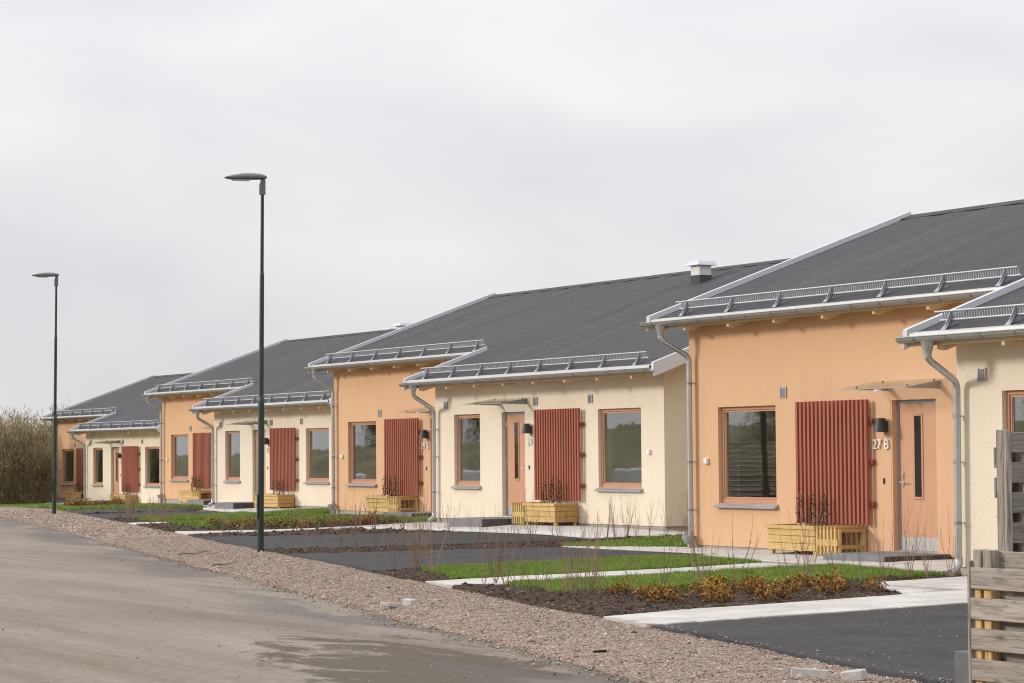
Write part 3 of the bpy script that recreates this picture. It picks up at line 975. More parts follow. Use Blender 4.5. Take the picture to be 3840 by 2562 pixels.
def make_house():
    H = thing('semi_detached_house', '-', 'house')
    # ---- walls
    mb = MB()
    zt = rz_(0) - THK
    wall_open(mb, 0, C0, PL, zt, 0.0, [OW, ODR])
    mb.prism([(0.30, PL), (9.5, PL), (9.5, rz_(9.5) - THK), (RY, RZ - THK), (0.30, rz_(0.3) - THK)], 'x', 0.0, T_)
    mb.box(T_ + 0.001, C0, 9.2, 9.5, PL, rz_(9.5) - THK)
    mb.build('wall', ['orange_stucco', 'interior_plaster'], H, label='apricot orange rendered wall')
    mb = MB()
    zt = rz_(-PJ) - THK
    wall_open(mb, C0, C1, PL, zt, -PJ, [CW1, CDR, CW2])
    mb.prism([(-PJ + T_, PL), (9.5, PL), (9.5, rz_(9.5) - THK), (RY, RZ - THK), (-PJ + T_, rz_(-PJ + T_) - THK)], 'x', C1 - T_, C1)
    mb.prism([(-PJ + T_, PL), (9.2, PL), (9.2, rz_(9.2) - THK), (RY, RZ - THK), (-PJ + T_, rz_(-PJ + T_) - THK)], 'x', C0 + 0.001, C0 + T_)
    mb.box(C0 + T_ + 0.002, C1 - T_ - 0.001, 9.2, 9.5, PL, rz_(9.5) - THK)
    mb.build('wall', ['cream_stucco', 'interior_plaster'], H, label='pale cream rendered wall')
    # plinth
    mb = MB()
    mb.box(0.02, C0, 0.02, 9.48, -0.5, PL - 0.002)
    mb.box(C0 + 0.001, C1 - 0.02, -PJ + 0.02, 9.48, -0.5, PL - 0.002)
    mb.build('plinth', 'plinth_concrete', H)
    mb = MB()
    for x0, x1, y0 in ((T_, C0 - 0.002, T_), (C0 + T_ + 0.002, C1 - T_ - 0.002, -PJ + T_)):
        mb.box(x0, x1, y0, 9.2, PL, 0.02)
        mb.box(x0, x1, 3.2, 3.3, 0.02, 2.5)          # inner partition behind the rooms
        mb.box(x0, x1, y0, 3.2, 2.5, 2.6)            # ceiling
    for xx in (3.6, 11.2, 13.6):
        mb.box(xx, xx + 0.1, (T_ if xx < 8 else -PJ + T_), 3.2, 0.02, 2.5)
    mb.build('interior', 'interior_plaster', H)
    # smoother repair patch round the orange entrance
    mb = MB()
    wall_open(mb, 2.99, C0 - 0.02, 2.105, 2.54, -0.004, [], 0.004)
    mb.box(2.99, ODR[0] - 0.03, -0.004, 0.0, PL, 2.105)
    mb.box(ODR[1] + 0.03, C0 - 0.02, -0.004, 0.0, PL, 2.105)
    mb.build('render_patch', ['orange_patch', 'orange_patch'], H)
    # ---- roof deck
    n = Vector((0, -SL, 1)).normalized()
    mb = MB()
    e = 0.012
    def slab(x0, x1, y0, y1, off=-e, th=THK - e - 0.004, mi=0):
        z0, z1 = rz_(y0), rz_(y1)
        mb.add([(x0, y0, z0 + off - th), (x1, y0, z0 + off - th), (x1, y1, z1 + off - th), (x0, y1, z1 + off - th),
                (x0, y0, z0 + off), (x1, y0, z0 + off), (x1, y1, z1 + off), (x0, y1, z1 + off)],
               [(0, 3, 2, 1), (4, 5, 6, 7), (0, 1, 5, 4), (1, 2, 6, 5), (2, 3, 7, 6), (3, 0, 4, 7)], mi)
    slab(EX0 + 0.02, EXM, OEY + 0.02, RY)
    slab(EXM + 0.0, EX1 - 0.02, CEY + 0.02, RY)
    slab(EX0 + 0.02, EX1 - 0.02, RY, BKY)
    roof = mb.build('roof', 'rafter_wood', H, label='low pitched roof of dark grey felt')
    # felt strips running from eave to ridge, slightly bulging, each lapped over the next
    cache = {}
    def strip(x0, x1, y0, key):
        if key not in cache:
            nx, ny = 6, 14
            V, Fq = [], []
            for iy in range(ny + 1):
                for ix in range(nx + 1):
                    u = ix / nx
                    lx = u * (x1 - x0 + 0.004)
                    y = y0 + (RY - y0) * iy / ny
                    bul = 0.013 * math.sin(math.pi * u) ** 2 + 0.0012 * u
                    V.append((lx, y, rz_(y) + bul))
            for iy in range(ny):
                for ix in range(nx):
                    a = iy * (nx + 1) + ix
                    Fq.append((a, a + 1, a + nx + 2, a + nx + 1))
            k = len(V)
            rim = [iy * (nx + 1) + nx for iy in range(ny + 1)]
            for r in rim:
                V.append((V[r][0], V[r][1], V[r][2] - 0.0015))
            for q in range(ny):
                Fq.append((rim[q], k + q, k + q + 1, rim[q + 1]))
            cache[key] = MB().add(V, Fq).mesh('felt_strip', 'roof_felt', True)
        o = link('felt_strip', cache[key], roof)
        o.location = (x0, 0, 0)
    wv = (EXM - EX0 - 0.02) / 9
    for k in range(9):
        strip(EX0 + 0.02 + k * wv, EX0 + 0.02 + (k + 1) * wv, OEY, ('o', k % 3))
    wv = (EX1 - EXM - 0.02) / 10
    for k in range(10):
        strip(EXM + k * wv, EXM + (k + 1) * wv, CEY, ('c', k % 3))
    mb = MB()
    slab(EX0 + 0.02, EX1 - 0.02, RY + 0.005, BKY, 0.006, 0.010)
    mb.build('felt_back', 'roof_felt', roof)
    mb = MB()
    mb.add([(EX0, RY - 0.22, rz_(RY - 0.22) + 0.0175), (EX1, RY - 0.22, rz_(RY - 0.22) + 0.0175), (EX1, RY, RZ + 0.025), (EX0, RY, RZ + 0.025), (EX0, RY + 0.22, rz_(RY + .22) + 0.0175), (EX1, RY + 0.22, rz_(RY + .22) + 0.0175)],
           [(0, 1, 2, 3), (3, 2, 5, 4)])
    mb.build('ridge_felt', 'roof_felt', roof)
    # barge boards with cover flashing
    def barge(x, y0, y1, side, yend=None):
        a, b = (x - 0.03, x + 0.055) if side < 0 else (x - 0.055, x + 0.03)
        z0, z1 = rz_(y0), rz_(y1)
        lo, hi = 0.17, 0.085
        mb = MB()
        mb.add([(a, y0, z0 - lo), (b, y0, z0 - 0.03), (b, y1, z1 - 0.03), (a, y1, z1 - lo), (a, y0, z0 + hi), (b, y0, z0 + hi), (b, y1, z1 + hi), (a, y1, z1 + hi)] if side < 0 else
               [(a, y0, z0 - 0.03), (b, y0, z0 - lo), (b, y1, z1 - lo), (a, y1, z1 - 0.03), (a, y0, z0 + hi), (b, y0, z0 + hi), (b, y1, z1 + hi), (a, y1, z1 + hi)],
               [(0, 3, 2, 1), (4, 5, 6, 7), (0, 1, 5, 4), (1, 2, 6, 5), (2, 3, 7, 6), (3, 0, 4, 7)])
        mb.build('barge_board', 'white_metal', roof)
    barge(EX0, OEY - 0.03, RY, -1)
    barge(EXM, CEY - 0.03, OEY + 0.10, -1)
    barge(EX1, CEY - 0.03, RY, 1)
    for x, s_ in ((EX0, -1), (EX1, 1)):
        mb = MB()
        a, b = (x - 0.025, x) if s_ < 0 else (x, x + 0.025)
        mb.add([(a, RY + 0.001, RZ - 0.17), (b, RY + 0.001, RZ - 0.17), (b, BKY, rz_(BKY) - 0.17), (a, BKY, rz_(BKY) - 0.17), (a, RY + 0.001, RZ + 0.06), (b, RY + 0.001, RZ + 0.06), (b, BKY, rz_(BKY) + 0.06), (a, BKY, rz_(BKY) + 0.06)],
               [(0, 3, 2, 1), (4, 5, 6, 7), (0, 1, 5, 4), (1, 2, 6, 5), (2, 3, 7, 6), (3, 0, 4, 7)])
        mb.build('barge_board', 'white_metal', roof)
    # eave flashing
    for x0, x1, y, z in ((EX0 + 0.11, EXM - 0.04, OEY, OEZ), (EXM + 0.11, EX1 - 0.11, CEY, CEZ)):
        mb = MB()
        mb.add([(x0, y + 0.035, z + 0.035 * SL + 0.014), (x1, y + 0.035, z + 0.035 * SL + 0.014), (x1, y - 0.035, z + 0.004), (x0, y - 0.035, z + 0.004), (x1, y - 0.042, z - 0.05), (x0, y - 0.042, z - 0.05)], [(3, 2, 1, 0), (5, 4, 2, 3)])
        mb.build('eave_flashing', 'flashing', roof)
    # rafter tails
    RT = {}
    for tag_, xs, y, yw in (('o', [0.45 + k * 1.21 for k in range(7)], OEY, 0.0), ('c', [9.05 + k * 1.21 for k in range(8)], CEY, -PJ)):
        if tag_ not in RT:
            z = lambda yy: rz_(yy) - THK
            RT[tag_] = MB().prism([(y + 0.03, z(y + 0.03)), (y + 0.03, z(y + 0.03) - 0.05), (y + 0.12, z(y + .12) - 0.095), (yw, z(yw) - 0.11), (yw, z(yw))], 'x', -0.03, 0.03).mesh('rafter_tail', 'rafter_wood')
        for x in xs:
            o = link('rafter_tail', RT[tag_], H)
            o.location = (x, 0, 0)
    # gutters
    def gutter(x0, x1, y, z, r=0.068):
        mb = MB()
        n_ = 9
        V = []
        for x in (x0, x1):
            for rr in (r, r - 0.006):
                for k in range(n_ + 1):
                    a = math.pi + math.pi * k / n_
                    V.append((x, y + rr * math.cos(a), z + rr * math.sin(a)))
        k1 = n_ + 1
        Fq = []
        for k in range(n_):
            Fq.append((k, k + 1, 2 * k1 + k + 1, 2 * k1 + k))
            Fq.append((k1 + k + 1, k1 + k, 3 * k1 + k, 3 * k1 + k + 1))
            Fq.append((k, k1 + k, k1 + k + 1, k + 1))
            Fq.append((2 * k1 + k + 1, 3 * k1 + k + 1, 3 * k1 + k, 2 * k1 + k))
        mb.add(V, Fq)
        mb.add([(x0 + 0.004, y + r * math.cos(math.pi + math.pi * k / n_), z + r * math.sin(math.pi + math.pi * k / n_)) for k in range(n_ + 1)], [tuple(range(n_ + 1))])
        mb.tube([(x0, y - r, z + 0.002), (x1, y - r, z + 0.002)], 0.009, 6)
        G = mb.build('gutter', 'gutter_steel', H, True)
        ring = MB()
        V, Fq = [], []
        for x in (-0.009, 0.009):
            for k in range(n_ + 1):
                a = math.pi + math.pi * k / n_
                V.append((x, (r + 0.006) * math.cos(a), (r + 0.006) * math.sin(a)))
        Fq = [(k, k + 1, n_ + 2 + k, n_ + 1 + k) for k in range(n_)]
        me = ring.add(V, Fq).mesh('gutter_bracket', 'dark_steel')
        nb = int((x1 - x0) / 0.62)
        for k in range(nb):
            o = link('gutter_bracket', me, G)
            o.location = (x0 + 0.35 + k * (x1 - x0 - 0.5) / (nb - 1), y, z)
        return G
    gutter(EX0 - 0.05, EXM - 0.04, -0.4825, 3.447)
    gutter(EXM - 0.03, EX1 + 0.03, -2.327, 2.792)
    # downpipes
    def smoothpath(pts, rnd=0.07):
        out = [Vector(pts[0])]
        for i in range(1, len(pts) - 1):
            p, a, b = Vector(pts[i]), Vector(pts[i - 1]), Vector(pts[i + 1])
            da, db = (a - p).normalized() * rnd, (b - p).normalized() * rnd
            for t in (0, 0.25, 0.5, 0.75, 1):
                out.append((p + da) * (1 - t) ** 2 + p * 2 * t * (1 - t) + (p + db) * t * t)
        out.append(Vector(pts[-1]))
        return out
    def downpipe(pts, shoe):
        mb = MB()
        mb.tube(smoothpath(pts, 0.09), 0.043, 12)
        D = mb.build('downpipe', 'pipe_steel', H, True)
        t = Vector(pts[0])
        mb = MB()
        mb.tube([t + Vector((0, 0, 0.10)), t + Vector((0, 0, 0.085)), t + Vector((0, 0, -0.04)), t + Vector((0, 0, -0.10))], [0.088, 0.085, 0.050, 0.048], 12)
        mb.build('outlet', 'galvanised_steel', D, True)
        b = Vector(pts[-1])
        for z in (pts[-2][2] - 0.42, 1.25, 0.50):
            mb = MB()
            mb.tube([(b.x, b.y, z - 0.02), (b.x, b.y, z + 0.02)], 0.049, 12)
            mb.box(b.x - 0.008, b.x + 0.008, b.y + 0.045, b.y + 0.13, z - 0.006, z + 0.006)
            mb.tube([(b.x + 0.05, b.y - 0.0, z), (b.x + 0.085, b.y + 0.01, z)], 0.006, 6)
            mb.build('pipe_clamp', 'dark_steel', D, True)
        mb = MB()
        if shoe:
            mb.tube([(b.x, b.y, b.z + 0.06), (b.x, b.y, b.z - 0.02), (b.x, b.y - 0.05, b.z - 0.09), (b.x, b.y - 0.13, b.z - 0.13)], [0.05, 0.05, 0.052, 0.052], 10)
            mb.build('outflow_shoe', 'pipe_steel', D, True)
        else:
            mb.tube([(b.x, b.y, 0.16), (b.x, b.y, 0.05)], 0.046, 10)
            mb.tube([(b.x - 0.02, b.y - 0.03, 0.10), (b.x - 0.02, b.y - 0.03, 0.07), (b.x - 0.01, b.y - 0.02, 0.0), (b.x, b.y, -0.03), (b.x, b.y, -0.30)], [0.105, 0.105, 0.075, 0.058, 0.058], 14)
            mb.build('leaf_trap', 'sill_metal', D, True)
    downpipe([(-0.06, -0.4825, 3.29), (-0.05, -0.4825, 3.16), (0.15, -0.10, 2.90), (0.15, -0.10, 0.02)], False)
    downpipe([(8.97, -2.327, 2.63), (8.96, -2.327, 2.52), (8.84, -PJ - 0.10, 2.24), (8.82, -PJ - 0.10, 0.02)], True)
    # snow guards
    BR = MB().prism([(-0.13, 0.0), (0.10, 0.0), (0.085, 0.165), (0.045, 0.17)], 'x', -0.006, 0.006)
    BR.add([(-0.05, -0.14, 0.001), (0.05, -0.14, 0.001), (0.012, 0.05, 0.10), (-0.012, 0.05, 0.10), (0, 0.02, 0.0)], [(0, 1, 2, 3), (1, 4, 2), (0, 3, 4)])
    brm = BR.mesh('bracket', 'bracket_steel')
    th = math.atan(SL)
    ca, sa = math.cos(th), math.sin(th)
    def snow(xs, y):
        z = rz_(y) + 0.02
        P = lambda lx, a, b: (lx, y + a * ca - b * sa, z + a * sa + b * ca)
        x0, x1 = xs[0] - 0.22, xs[-1] + 0.25
        G = MB().tube([P(x0 - 0.1, 0.065, 0.172), P(x1, 0.065, 0.172)], 0.014, 8).tube([P(x0, 0.04, 0.065), P(x1 + 0.05, 0.04, 0.065)], 0.016, 8).build('snow_guard', 'galvanised_steel', H, True)
        mb = MB()
        n_ = int((x1 - x0) / 0.05)
        for k in range(n_):
            xx = x0 + 0.05 + k * 0.05
            p0, p1 = P(xx, 0.043, 0.07), P(xx, 0.063, 0.162)
            q0, q1 = P(xx, 0.057, 0.07), P(xx, 0.077, 0.162)
            w = 0.0085
            mb.add([(xx - w, p0[1], p0[2]), (xx + w, p0[1], p0[2]), (xx + w, p1[1], p1[2]), (xx - w, p1[1], p1[2]),
                    (xx - w, q0[1], q0[2]), (xx + w, q0[1], q0[2]), (xx + w, q1[1], q1[2]), (xx - w, q1[1], q1[2])],
                   [(0, 1, 2, 3), (1, 5, 6, 2), (4, 0, 3, 7), (7, 6, 5, 4)])
        mb.build('grating', 'bracket_steel', G, kind='stuff')
        for x in xs:
            o = link('bracket', brm, G)
            o.location = (x, y, z - 0.004)
            o.rotation_euler = (th, 0, 0)
    snow([0.27 + k * 1.272 for k in range(7)], OEY + 0.20)
    snow([9.06 + k * 1.207 for k in range(8)], CEY + 0.22)
    # chimneys
    def chimney(x, y, w, d_, ztop, zmid):
        mb = MB()
        zb = min(rz_(y), rz_(y + d_)) - 0.05
        c_ = mb.box(x, x + w, y, y + d_, zmid, ztop).build('chimney', 'chimney_sheet', H)
        MB().box(x - 0.006, x + w + 0.006, y - 0.006, y + d_ + 0.006, zb, zmid).build('collar', 'chimney_base', c_)
        cap = MB()
        o = 0.10
        cap.add([(x - o, y - o, ztop + 0.001), (x + w + o, y - o, ztop + 0.001), (x + w + o, y + d_ + o, ztop + 0.001), (x - o, y + d_ + o, ztop + 0.001),
                 (x - o + .04, y - o + .04, ztop + 0.085), (x + w + o - .04, y - o + .04, ztop + 0.085), (x + w + o - .04, y + d_ + o - .04, ztop + 0.085), (x - o + .04, y + d_ + o - .04, ztop + 0.085)],
                [(0, 3, 2, 1), (4, 5, 6, 7), (0, 1, 5, 4), (1, 2, 6, 5), (2, 3, 7, 6), (3, 0, 4, 7)])
        cap.build('cap', 'white_metal', c_)
    chimney(10.70, 3.51, 0.34, 0.30, 5.30, 5.09)
    chimney(5.05, 5.9, 0.34, 0.30, 5.44, 5.20)
    # ---- windows
    def window(op, yf, cur):
        x0, x1, z0, z1 = op
        y = yf + 0.062
        fwd = 0.055
        mb = MB()
        e_ = 0.002
        mb.box(x0 + e_, x0 + fwd, y, y + 0.09, z0 + e_, z1 - e_)
        mb.box(x1 - fwd, x1 - e_, y, y + 0.09, z0 + e_, z1 - e_)
        mb.box(x0 + fwd + 0.001, x1 - fwd - 0.001, y, y + 0.09, z0 + e_, z0 + fwd + 0.012)
        mb.box(x0 + fwd + 0.001, x1 - fwd - 0.001, y, y + 0.09, z1 - fwd + 0.005, z1 - e_)
        Wd = mb.build('window', 'frame_paint', H)
        mb = MB()   # sash
        a0, a1, b0, b1 = x0 + fwd + 0.002, x1 - fwd - 0.002, z0 + fwd + 0.014, z1 - fwd + 0.003
        s = 0.028
        mb.box(a0, a0 + s, y + 0.018, y + 0.075, b0, b1)
        mb.box(a1 - s, a1, y + 0.018, y + 0.075, b0, b1)
        mb.box(a0 + s + 0.001, a1 - s - 0.001, y + 0.018, y + 0.075, b0, b0 + s)
        mb.box(a0 + s + 0.001, a1 - s - 0.001, y + 0.018, y + 0.075, b1 - s, b1)
        mb.build('sash', 'frame_paint', Wd)
        MB().box(a0 + s - 0.01, a0 + s + 0.012, y + 0.030, y + 0.05, b0 + s, b1 - s).build('gasket', 'grey_frame', Wd)
        MB().box(a0 + s - 0.008, a1 - s + 0.008, y + 0.036, y + 0.042, b0 + s - 0.008, b1 - s + 0.008).build('pane', 'window_glass', Wd)
        mb = MB()   # sloping metal sill
        mb.add([(x0 - 0.05, yf - 0.075, z0 - 0.068), (x1 + 0.05, yf - 0.075, z0 - 0.068), (x1 + 0.05, yf - 0.005, z0 - 0.04), (x0 - 0.05, yf - 0.005, z0 - 0.04),
                (x0 - 0.05, yf - 0.075, z0 - 0.045), (x1 + 0.05, yf - 0.075, z0 - 0.045), (x1 + 0.05, yf - 0.005, z0 - 0.004), (x0 - 0.05, yf - 0.005, z0 - 0.004)],
               [(0, 3, 2, 1), (4, 5, 6, 7), (0, 1, 5, 4), (1, 2, 6, 5), (2, 3, 7, 6), (3, 0, 4, 7)])
        mb.build('sill', 'sill_metal', Wd)
        # folded curtain on the left inside
        V, Fq = [], []
        yb = yf + 0.46
        nn = 24
        wdt = cur
        for k in range(nn + 1):
            xx = x0 - 0.72 + wdt * k / nn
            yy = yb + 0.022 * math.sin(k * 1.9)
            V += [(xx, yy, z0 - 0.4), (xx, yy, z1 + 0.15)]
        Fq = [(2 * k, 2 * k + 2, 2 * k + 3, 2 * k + 1) for k in range(nn)]
        MB().add(V, Fq).build('curtain', 'curtain_cloth', Wd, True)
        return Wd
    window(OW, 0.0, 0.58)
    window(CW1, -PJ, 0.42)
    window(CW2, -PJ, 0.50)
    # ---- doors
    def door(op, yf, handle_left):
        x0, x1, z0, z1 = op
        y = yf + 0.085
        D = MB().cbox(x0 + 0.05, x1 - 0.05, y + 0.012, y + 0.07, z0 + 0.02, z1 - 0.05, 0.003).build('door', 'door_paint', H)
        mb = MB()
        e_ = 0.002
        mb.box(x0 + e_, x0 + 0.048, y, y + 0.11, z0 + e_, z1 - e_)
        mb.box(x1 - 0.048, x1 - e_, y, y + 0.11, z0 + e_, z1 - e_)
        mb.box(x0 + 0.049, x1 - 0.049, y, y + 0.11, z1 - 0.048, z1 - e_)
        mb.box(x0 + 0.049, x1 - 0.049, y - 0.05, y + 0.11, z0 + e_, z0 + 0.018)
        mb.build('door_frame', 'grey_frame', D)
        cx_ = (x0 + x1) / 2 - 0.03
        gx0, gx1, gz0, gz1 = cx_ - 0.075, cx_ + 0.075, z0 + 0.76, z0 + 1.88
        mb = MB()
        mb.box(gx0 - 0.035, gx0, y + 0.001, y + 0.011, gz0 - 0.035, gz1 + 0.035)
        mb.box(gx1, gx1 + 0.035, y + 0.001, y + 0.011, gz0 - 0.035, gz1 + 0.035)
        mb.box(gx0 + 0.0005, gx1 - 0.0005, y + 0.001, y + 0.011, gz0 - 0.035, gz0)
        mb.box(gx0 + 0.0005, gx1 - 0.0005, y + 0.001, y + 0.011, gz1, gz1 + 0.035)
        mb.build('glazing_bead', 'frame_paint', D)
        MB().box(gx0 + 0.0005, gx1 - 0.0005, y + 0.0085, y + 0.0115, gz0 + 0.0005, gz1 - 0.0005).build('pane', 'dark_pane', D)
        MB().box(x0 + 0.053, x1 - 0.053, y + 0.008, y + 0.0118, z0 + 0.022, z0 + 0.20).build('kick_plate', 'kick_steel', D)
        hx = x0 + 0.11 if handle_left else x1 - 0.11
        s = -1 if handle_left else 1
        mb = MB()
        mb.cbox(hx - 0.022, hx + 0.022, y - 0.002, y + 0.011, z0 + 0.90, z0 + 1.12, 0.004)
        mb.tube([(hx, y, z0 + 0.96), (hx, y - 0.05, z0 + 0.96), (hx - s * 0.12, y - 0.055, z0 + 0.96)], 0.010, 8)
        mb.tube([(hx, y - 0.001, z0 + 1.07), (hx, y - 0.02, z0 + 1.07)], 0.017, 10)
        mb.build('handle', 'handle_steel', D, True)
        for z in (0.25, 1.1, 1.85):
            xh = x1 - 0.05 if handle_left else x0 + 0.05
            MB().tube([(xh, y + 0.004, z0 + z - 0.05), (xh, y + 0.004, z0 + z + 0.05)], 0.009, 8).build('hinge', 'handle_steel', D, True)
    door(ODR, 0.0, True)
    door(CDR, -PJ, False)
    # ---- glass canopies
    def canopy(x0, x1, yf, zb, zf, dep, brs):
        mb = MB()
        t = 0.010
        mb.add([(x0, yf - dep, zf), (x1, yf - dep, zf), (x1, yf - 0.01, zb), (x0, yf - 0.01, zb), (x0, yf - dep, zf + t), (x1, yf - dep, zf + t), (x1, yf - 0.01, zb + t), (x0, yf - 0.01, zb + t)],
               [(0, 3, 2, 1), (4, 5, 6, 7), (0, 1, 5, 4), (1, 2, 6, 5), (2, 3, 7, 6), (3, 0, 4, 7)])
        K = mb.build('canopy', 'canopy_glass', H)
        MB().box(x0, x1, yf - dep - 0.004, yf - dep - 0.0005, zf - 0.001, zf + t + 0.001).build('edge_strip', 'grey_frame', K)
        for bx in brs:
            zz = lambda d: zb - 0.004 + (zf - zb) * (d / dep)
            MB().prism([(yf - 0.001, zz(0)), (yf - 0.001, zz(0) - 0.125), (yf - dep * 0.88, zz(dep * 0.88) - 0.012), (yf - dep * 0.88, zz(dep * 0.88))], 'x', bx - 0.006, bx + 0.006).build('bracket', 'grey_frame', K)
            for d in (0.14, 0.80):
                MB().tube([(bx, yf - dep * d, zz(dep * d) + t), (bx, yf - dep * d, zz(dep * d) + t + 0.016)], 0.012, 8).build('bolt', 'charcoal_metal', K)
    canopy(4.84, 6.45, 0.0, 2.365, 2.245, 0.69, (5.12, 6.26))
    canopy(11.27, 12.88, -PJ, 2.40, 2.28, 0.69, (11.55, 12.69))
    # ---- slatted screens
    slm = MB().cbox(-0.026, 0.026, -0.122, -0.070, 0.36, 2.125, 0.003).mesh('slat', 'red_slat')
    rlm = MB().cbox(-0.03, 1.785, -0.068, -0.022, -0.035, 0.035, 0.003).mesh('rail', 'red_rail')
    def screen(x0, yf, dz_):
        Sc = MB()
        for z in (0.65, 1.24, 1.82):
            for xx in (x0 + 0.25, x0 + 0.9, x0 + 1.6):
                Sc.box(xx - 0.02, xx + 0.02, yf - 0.021, yf - 0.0005, z + dz_ - 0.02, z + dz_ + 0.02)
        Sc = Sc.build('slat_screen', 'red_rail', H, label='russet red upright slat screen fixed to the wall')
        for k in range(18):
            o = link('slat', slm, Sc)
            o.location = (x0 + 0.024 + k * 0.0983, yf, dz_)
        for z in (0.65, 1.24, 1.82):
            o = link('rail', rlm, Sc)
            o.location = (x0, yf, z + dz_)
    screen(3.03, 0.0, 0.0)
    screen(13.18, -PJ, 0.025)
    # ---- wall fittings
    def vent(x, yf, z):
        mb = MB()
        w, h = 0.165, 0.165
        mb.box(x, x + w, yf - 0.012, yf - 0.0045, z, z + h)
        mb.box(x, x + 0.02, yf - 0.022, yf - 0.0125, z, z + h)
        mb.box(x + w - 0.02, x + w, yf - 0.022, yf - 0.0125, z, z + h)
        for k in range(5):
            zz = z + 0.014 + k * 0.029
            mb.add([(x + 0.021, yf - 0.0125, zz + 0.02), (x + w - 0.021, yf - 0.0125, zz + 0.02), (x + w - 0.021, yf - 0.03, zz), (x + 0.021, yf - 0.03, zz), (x + w - 0.021, yf - 0.0125, zz + 0.0), (x + 0.021, yf - 0.0125, zz + 0.0)],
                   [(0, 3, 2, 1), (3, 5, 4, 2)])
        mb.build('vent', 'galvanised_steel', H)
    vent(2.49, 0.0, 2.20)
    for x in (9.13, 12.97, 15.09):
        vent(x, -PJ, 2.24)
    def wall_lamp(x, yf, z):
        mb = MB()
        yc = yf - 0.10
        mb.tube([(x, yc, z - 0.01), (x, yc, z + 0.185)], [0.102, 0.064], 20)
        mb.box(x - 0.035, x + 0.035, yf - 0.06, yf - 0.0045, z + 0.02, z + 0.14)
        mb.build('wall_lamp', 'charcoal_metal', H, True)
    wall_lamp(5.06, 0.0, 1.67)
    wall_lamp(12.85, -PJ, 1.70)
    def socket(x, yf, z):
        MB().cbox(x - 0.045, x + 0.045, yf - 0.055, yf - 0.0005, z - 0.045, z + 0.045, 0.008).build('socket_box', 'white_plastic', H)
    socket(0.50, 0.0, 1.265)
    socket(17.28, -PJ, 1.305)
    for x, yf, z in ((5.0, 0.0, 0.975), (12.78, -PJ, 1.02)):
        MB().cbox(x - 0.018, x + 0.018, yf - 0.018, yf - 0.0045, z - 0.04, z + 0.04, 0.004).build('doorbell', 'black_plastic', H)
    MB().tube([(5.40, -0.40, 2.245), (5.40, -0.40, 2.22)], [0.05, 0.06], 14).build('canopy_light', 'white_plastic', H, True)
    return H

# dark glass for the door slots
m = Mat('dark_pane')
m.set((0.012, 0.013, 0.014), 0.04, 0, 0.9)

house = make_house()
OFF = [(0, 0, 0), (-23.015, 4.511, 0.112), (-46.937, 9.248, 0.044), (-74.089, 14.728, -0.321)]
HL = ['nearest orange and cream house, orange door marked 27 B, behind the weathered fence',
      'orange and cream house with the cream front marked 29, behind the nearer lamp post',
      'orange and cream house third along the row, its cream front marked 31',
      'farthest orange and cream house at the end of the row beside bare woodland']
houses = [house] + [copy_tree(house) for _ in range(3)]
for h_, o_, l_ in zip(houses, OFF, HL):
    h_.location = o_
    h_['label'] = l_
    h_['group'] = 'orange and cream houses in a row'

def number(txt, x, yf, z, h, parent):
    # raised characters, each a plate of its own
    for ch in txt:
        if ch == ' ':
            x += h * 0.30
            continue
        cu = bpy.data.curves.new('character', 'FONT')
        cu.body = ch
        cu.size = h * 1.38
        cu.extrude = 0.008
        tmp = bpy.data.objects.new('tmp', cu)
        COL.objects.link(tmp)
        bpy.context.view_layer.update()
        me = bpy.data.meshes.new_from_object(tmp.evaluated_get(bpy.context.evaluated_depsgraph_get()))
        bpy.data.objects.remove(tmp)
        me.name = 'house_number'
        me.materials.clear()
        me.materials.append(MATS['white_plastic'])
        o = link('number_digit' if ch.isdigit() else 'number_letter', me, parent)
        o.rotation_euler = (math.pi / 2, 0, 0)
        o.location = (x, yf - 0.022, z)
        x += max(v.co.x for v in me.vertices) + h * 0.10
number('27 B', 4.765, -0.004, 1.425, 0.145, houses[0])
number('29 B', 4.765, -0.004, 1.425, 0.145, houses[1])
number('29', 12.72, -PJ, 1.455, 0.145, houses[1])
number('31', 12.70, -PJ, 1.455, 0.145, houses[2])
number('33', 12.70, -PJ, 1.455, 0.145, houses[3])

# ------------------------------------------------------------------ entrance steps
SN = ['the nearest house', 'the second house', 'the third house', 'the farthest house']
CN = SN
def step(loc, lab):
    s = thing('entrance_step', lab, 'step', loc, 'concrete entrance steps')
    MB().cbox(-0.68, 0.70, -1.12, -0.005, -0.25, -0.022, 0.008).build('slab', 'step_concrete', s)
    MB().box(0.701, 0.706, -1.11, -0.02, -0.24, -0.03).build('shaded_side', 'step_concrete_shaded', s)  # thin dark sheet painting shade on the end turned from the sun
    return s
for k, o in enumerate(OFF):
    step((o[0] + 5.74, o[1], o[2] + 0.02), 'grey concrete entrance step at the orange doorway of ' + SN[k])
    step((o[0] + 12.15, o[1] - PJ, o[2] + 0.045), 'grey concrete entrance step at the cream doorway of ' + CN[k])

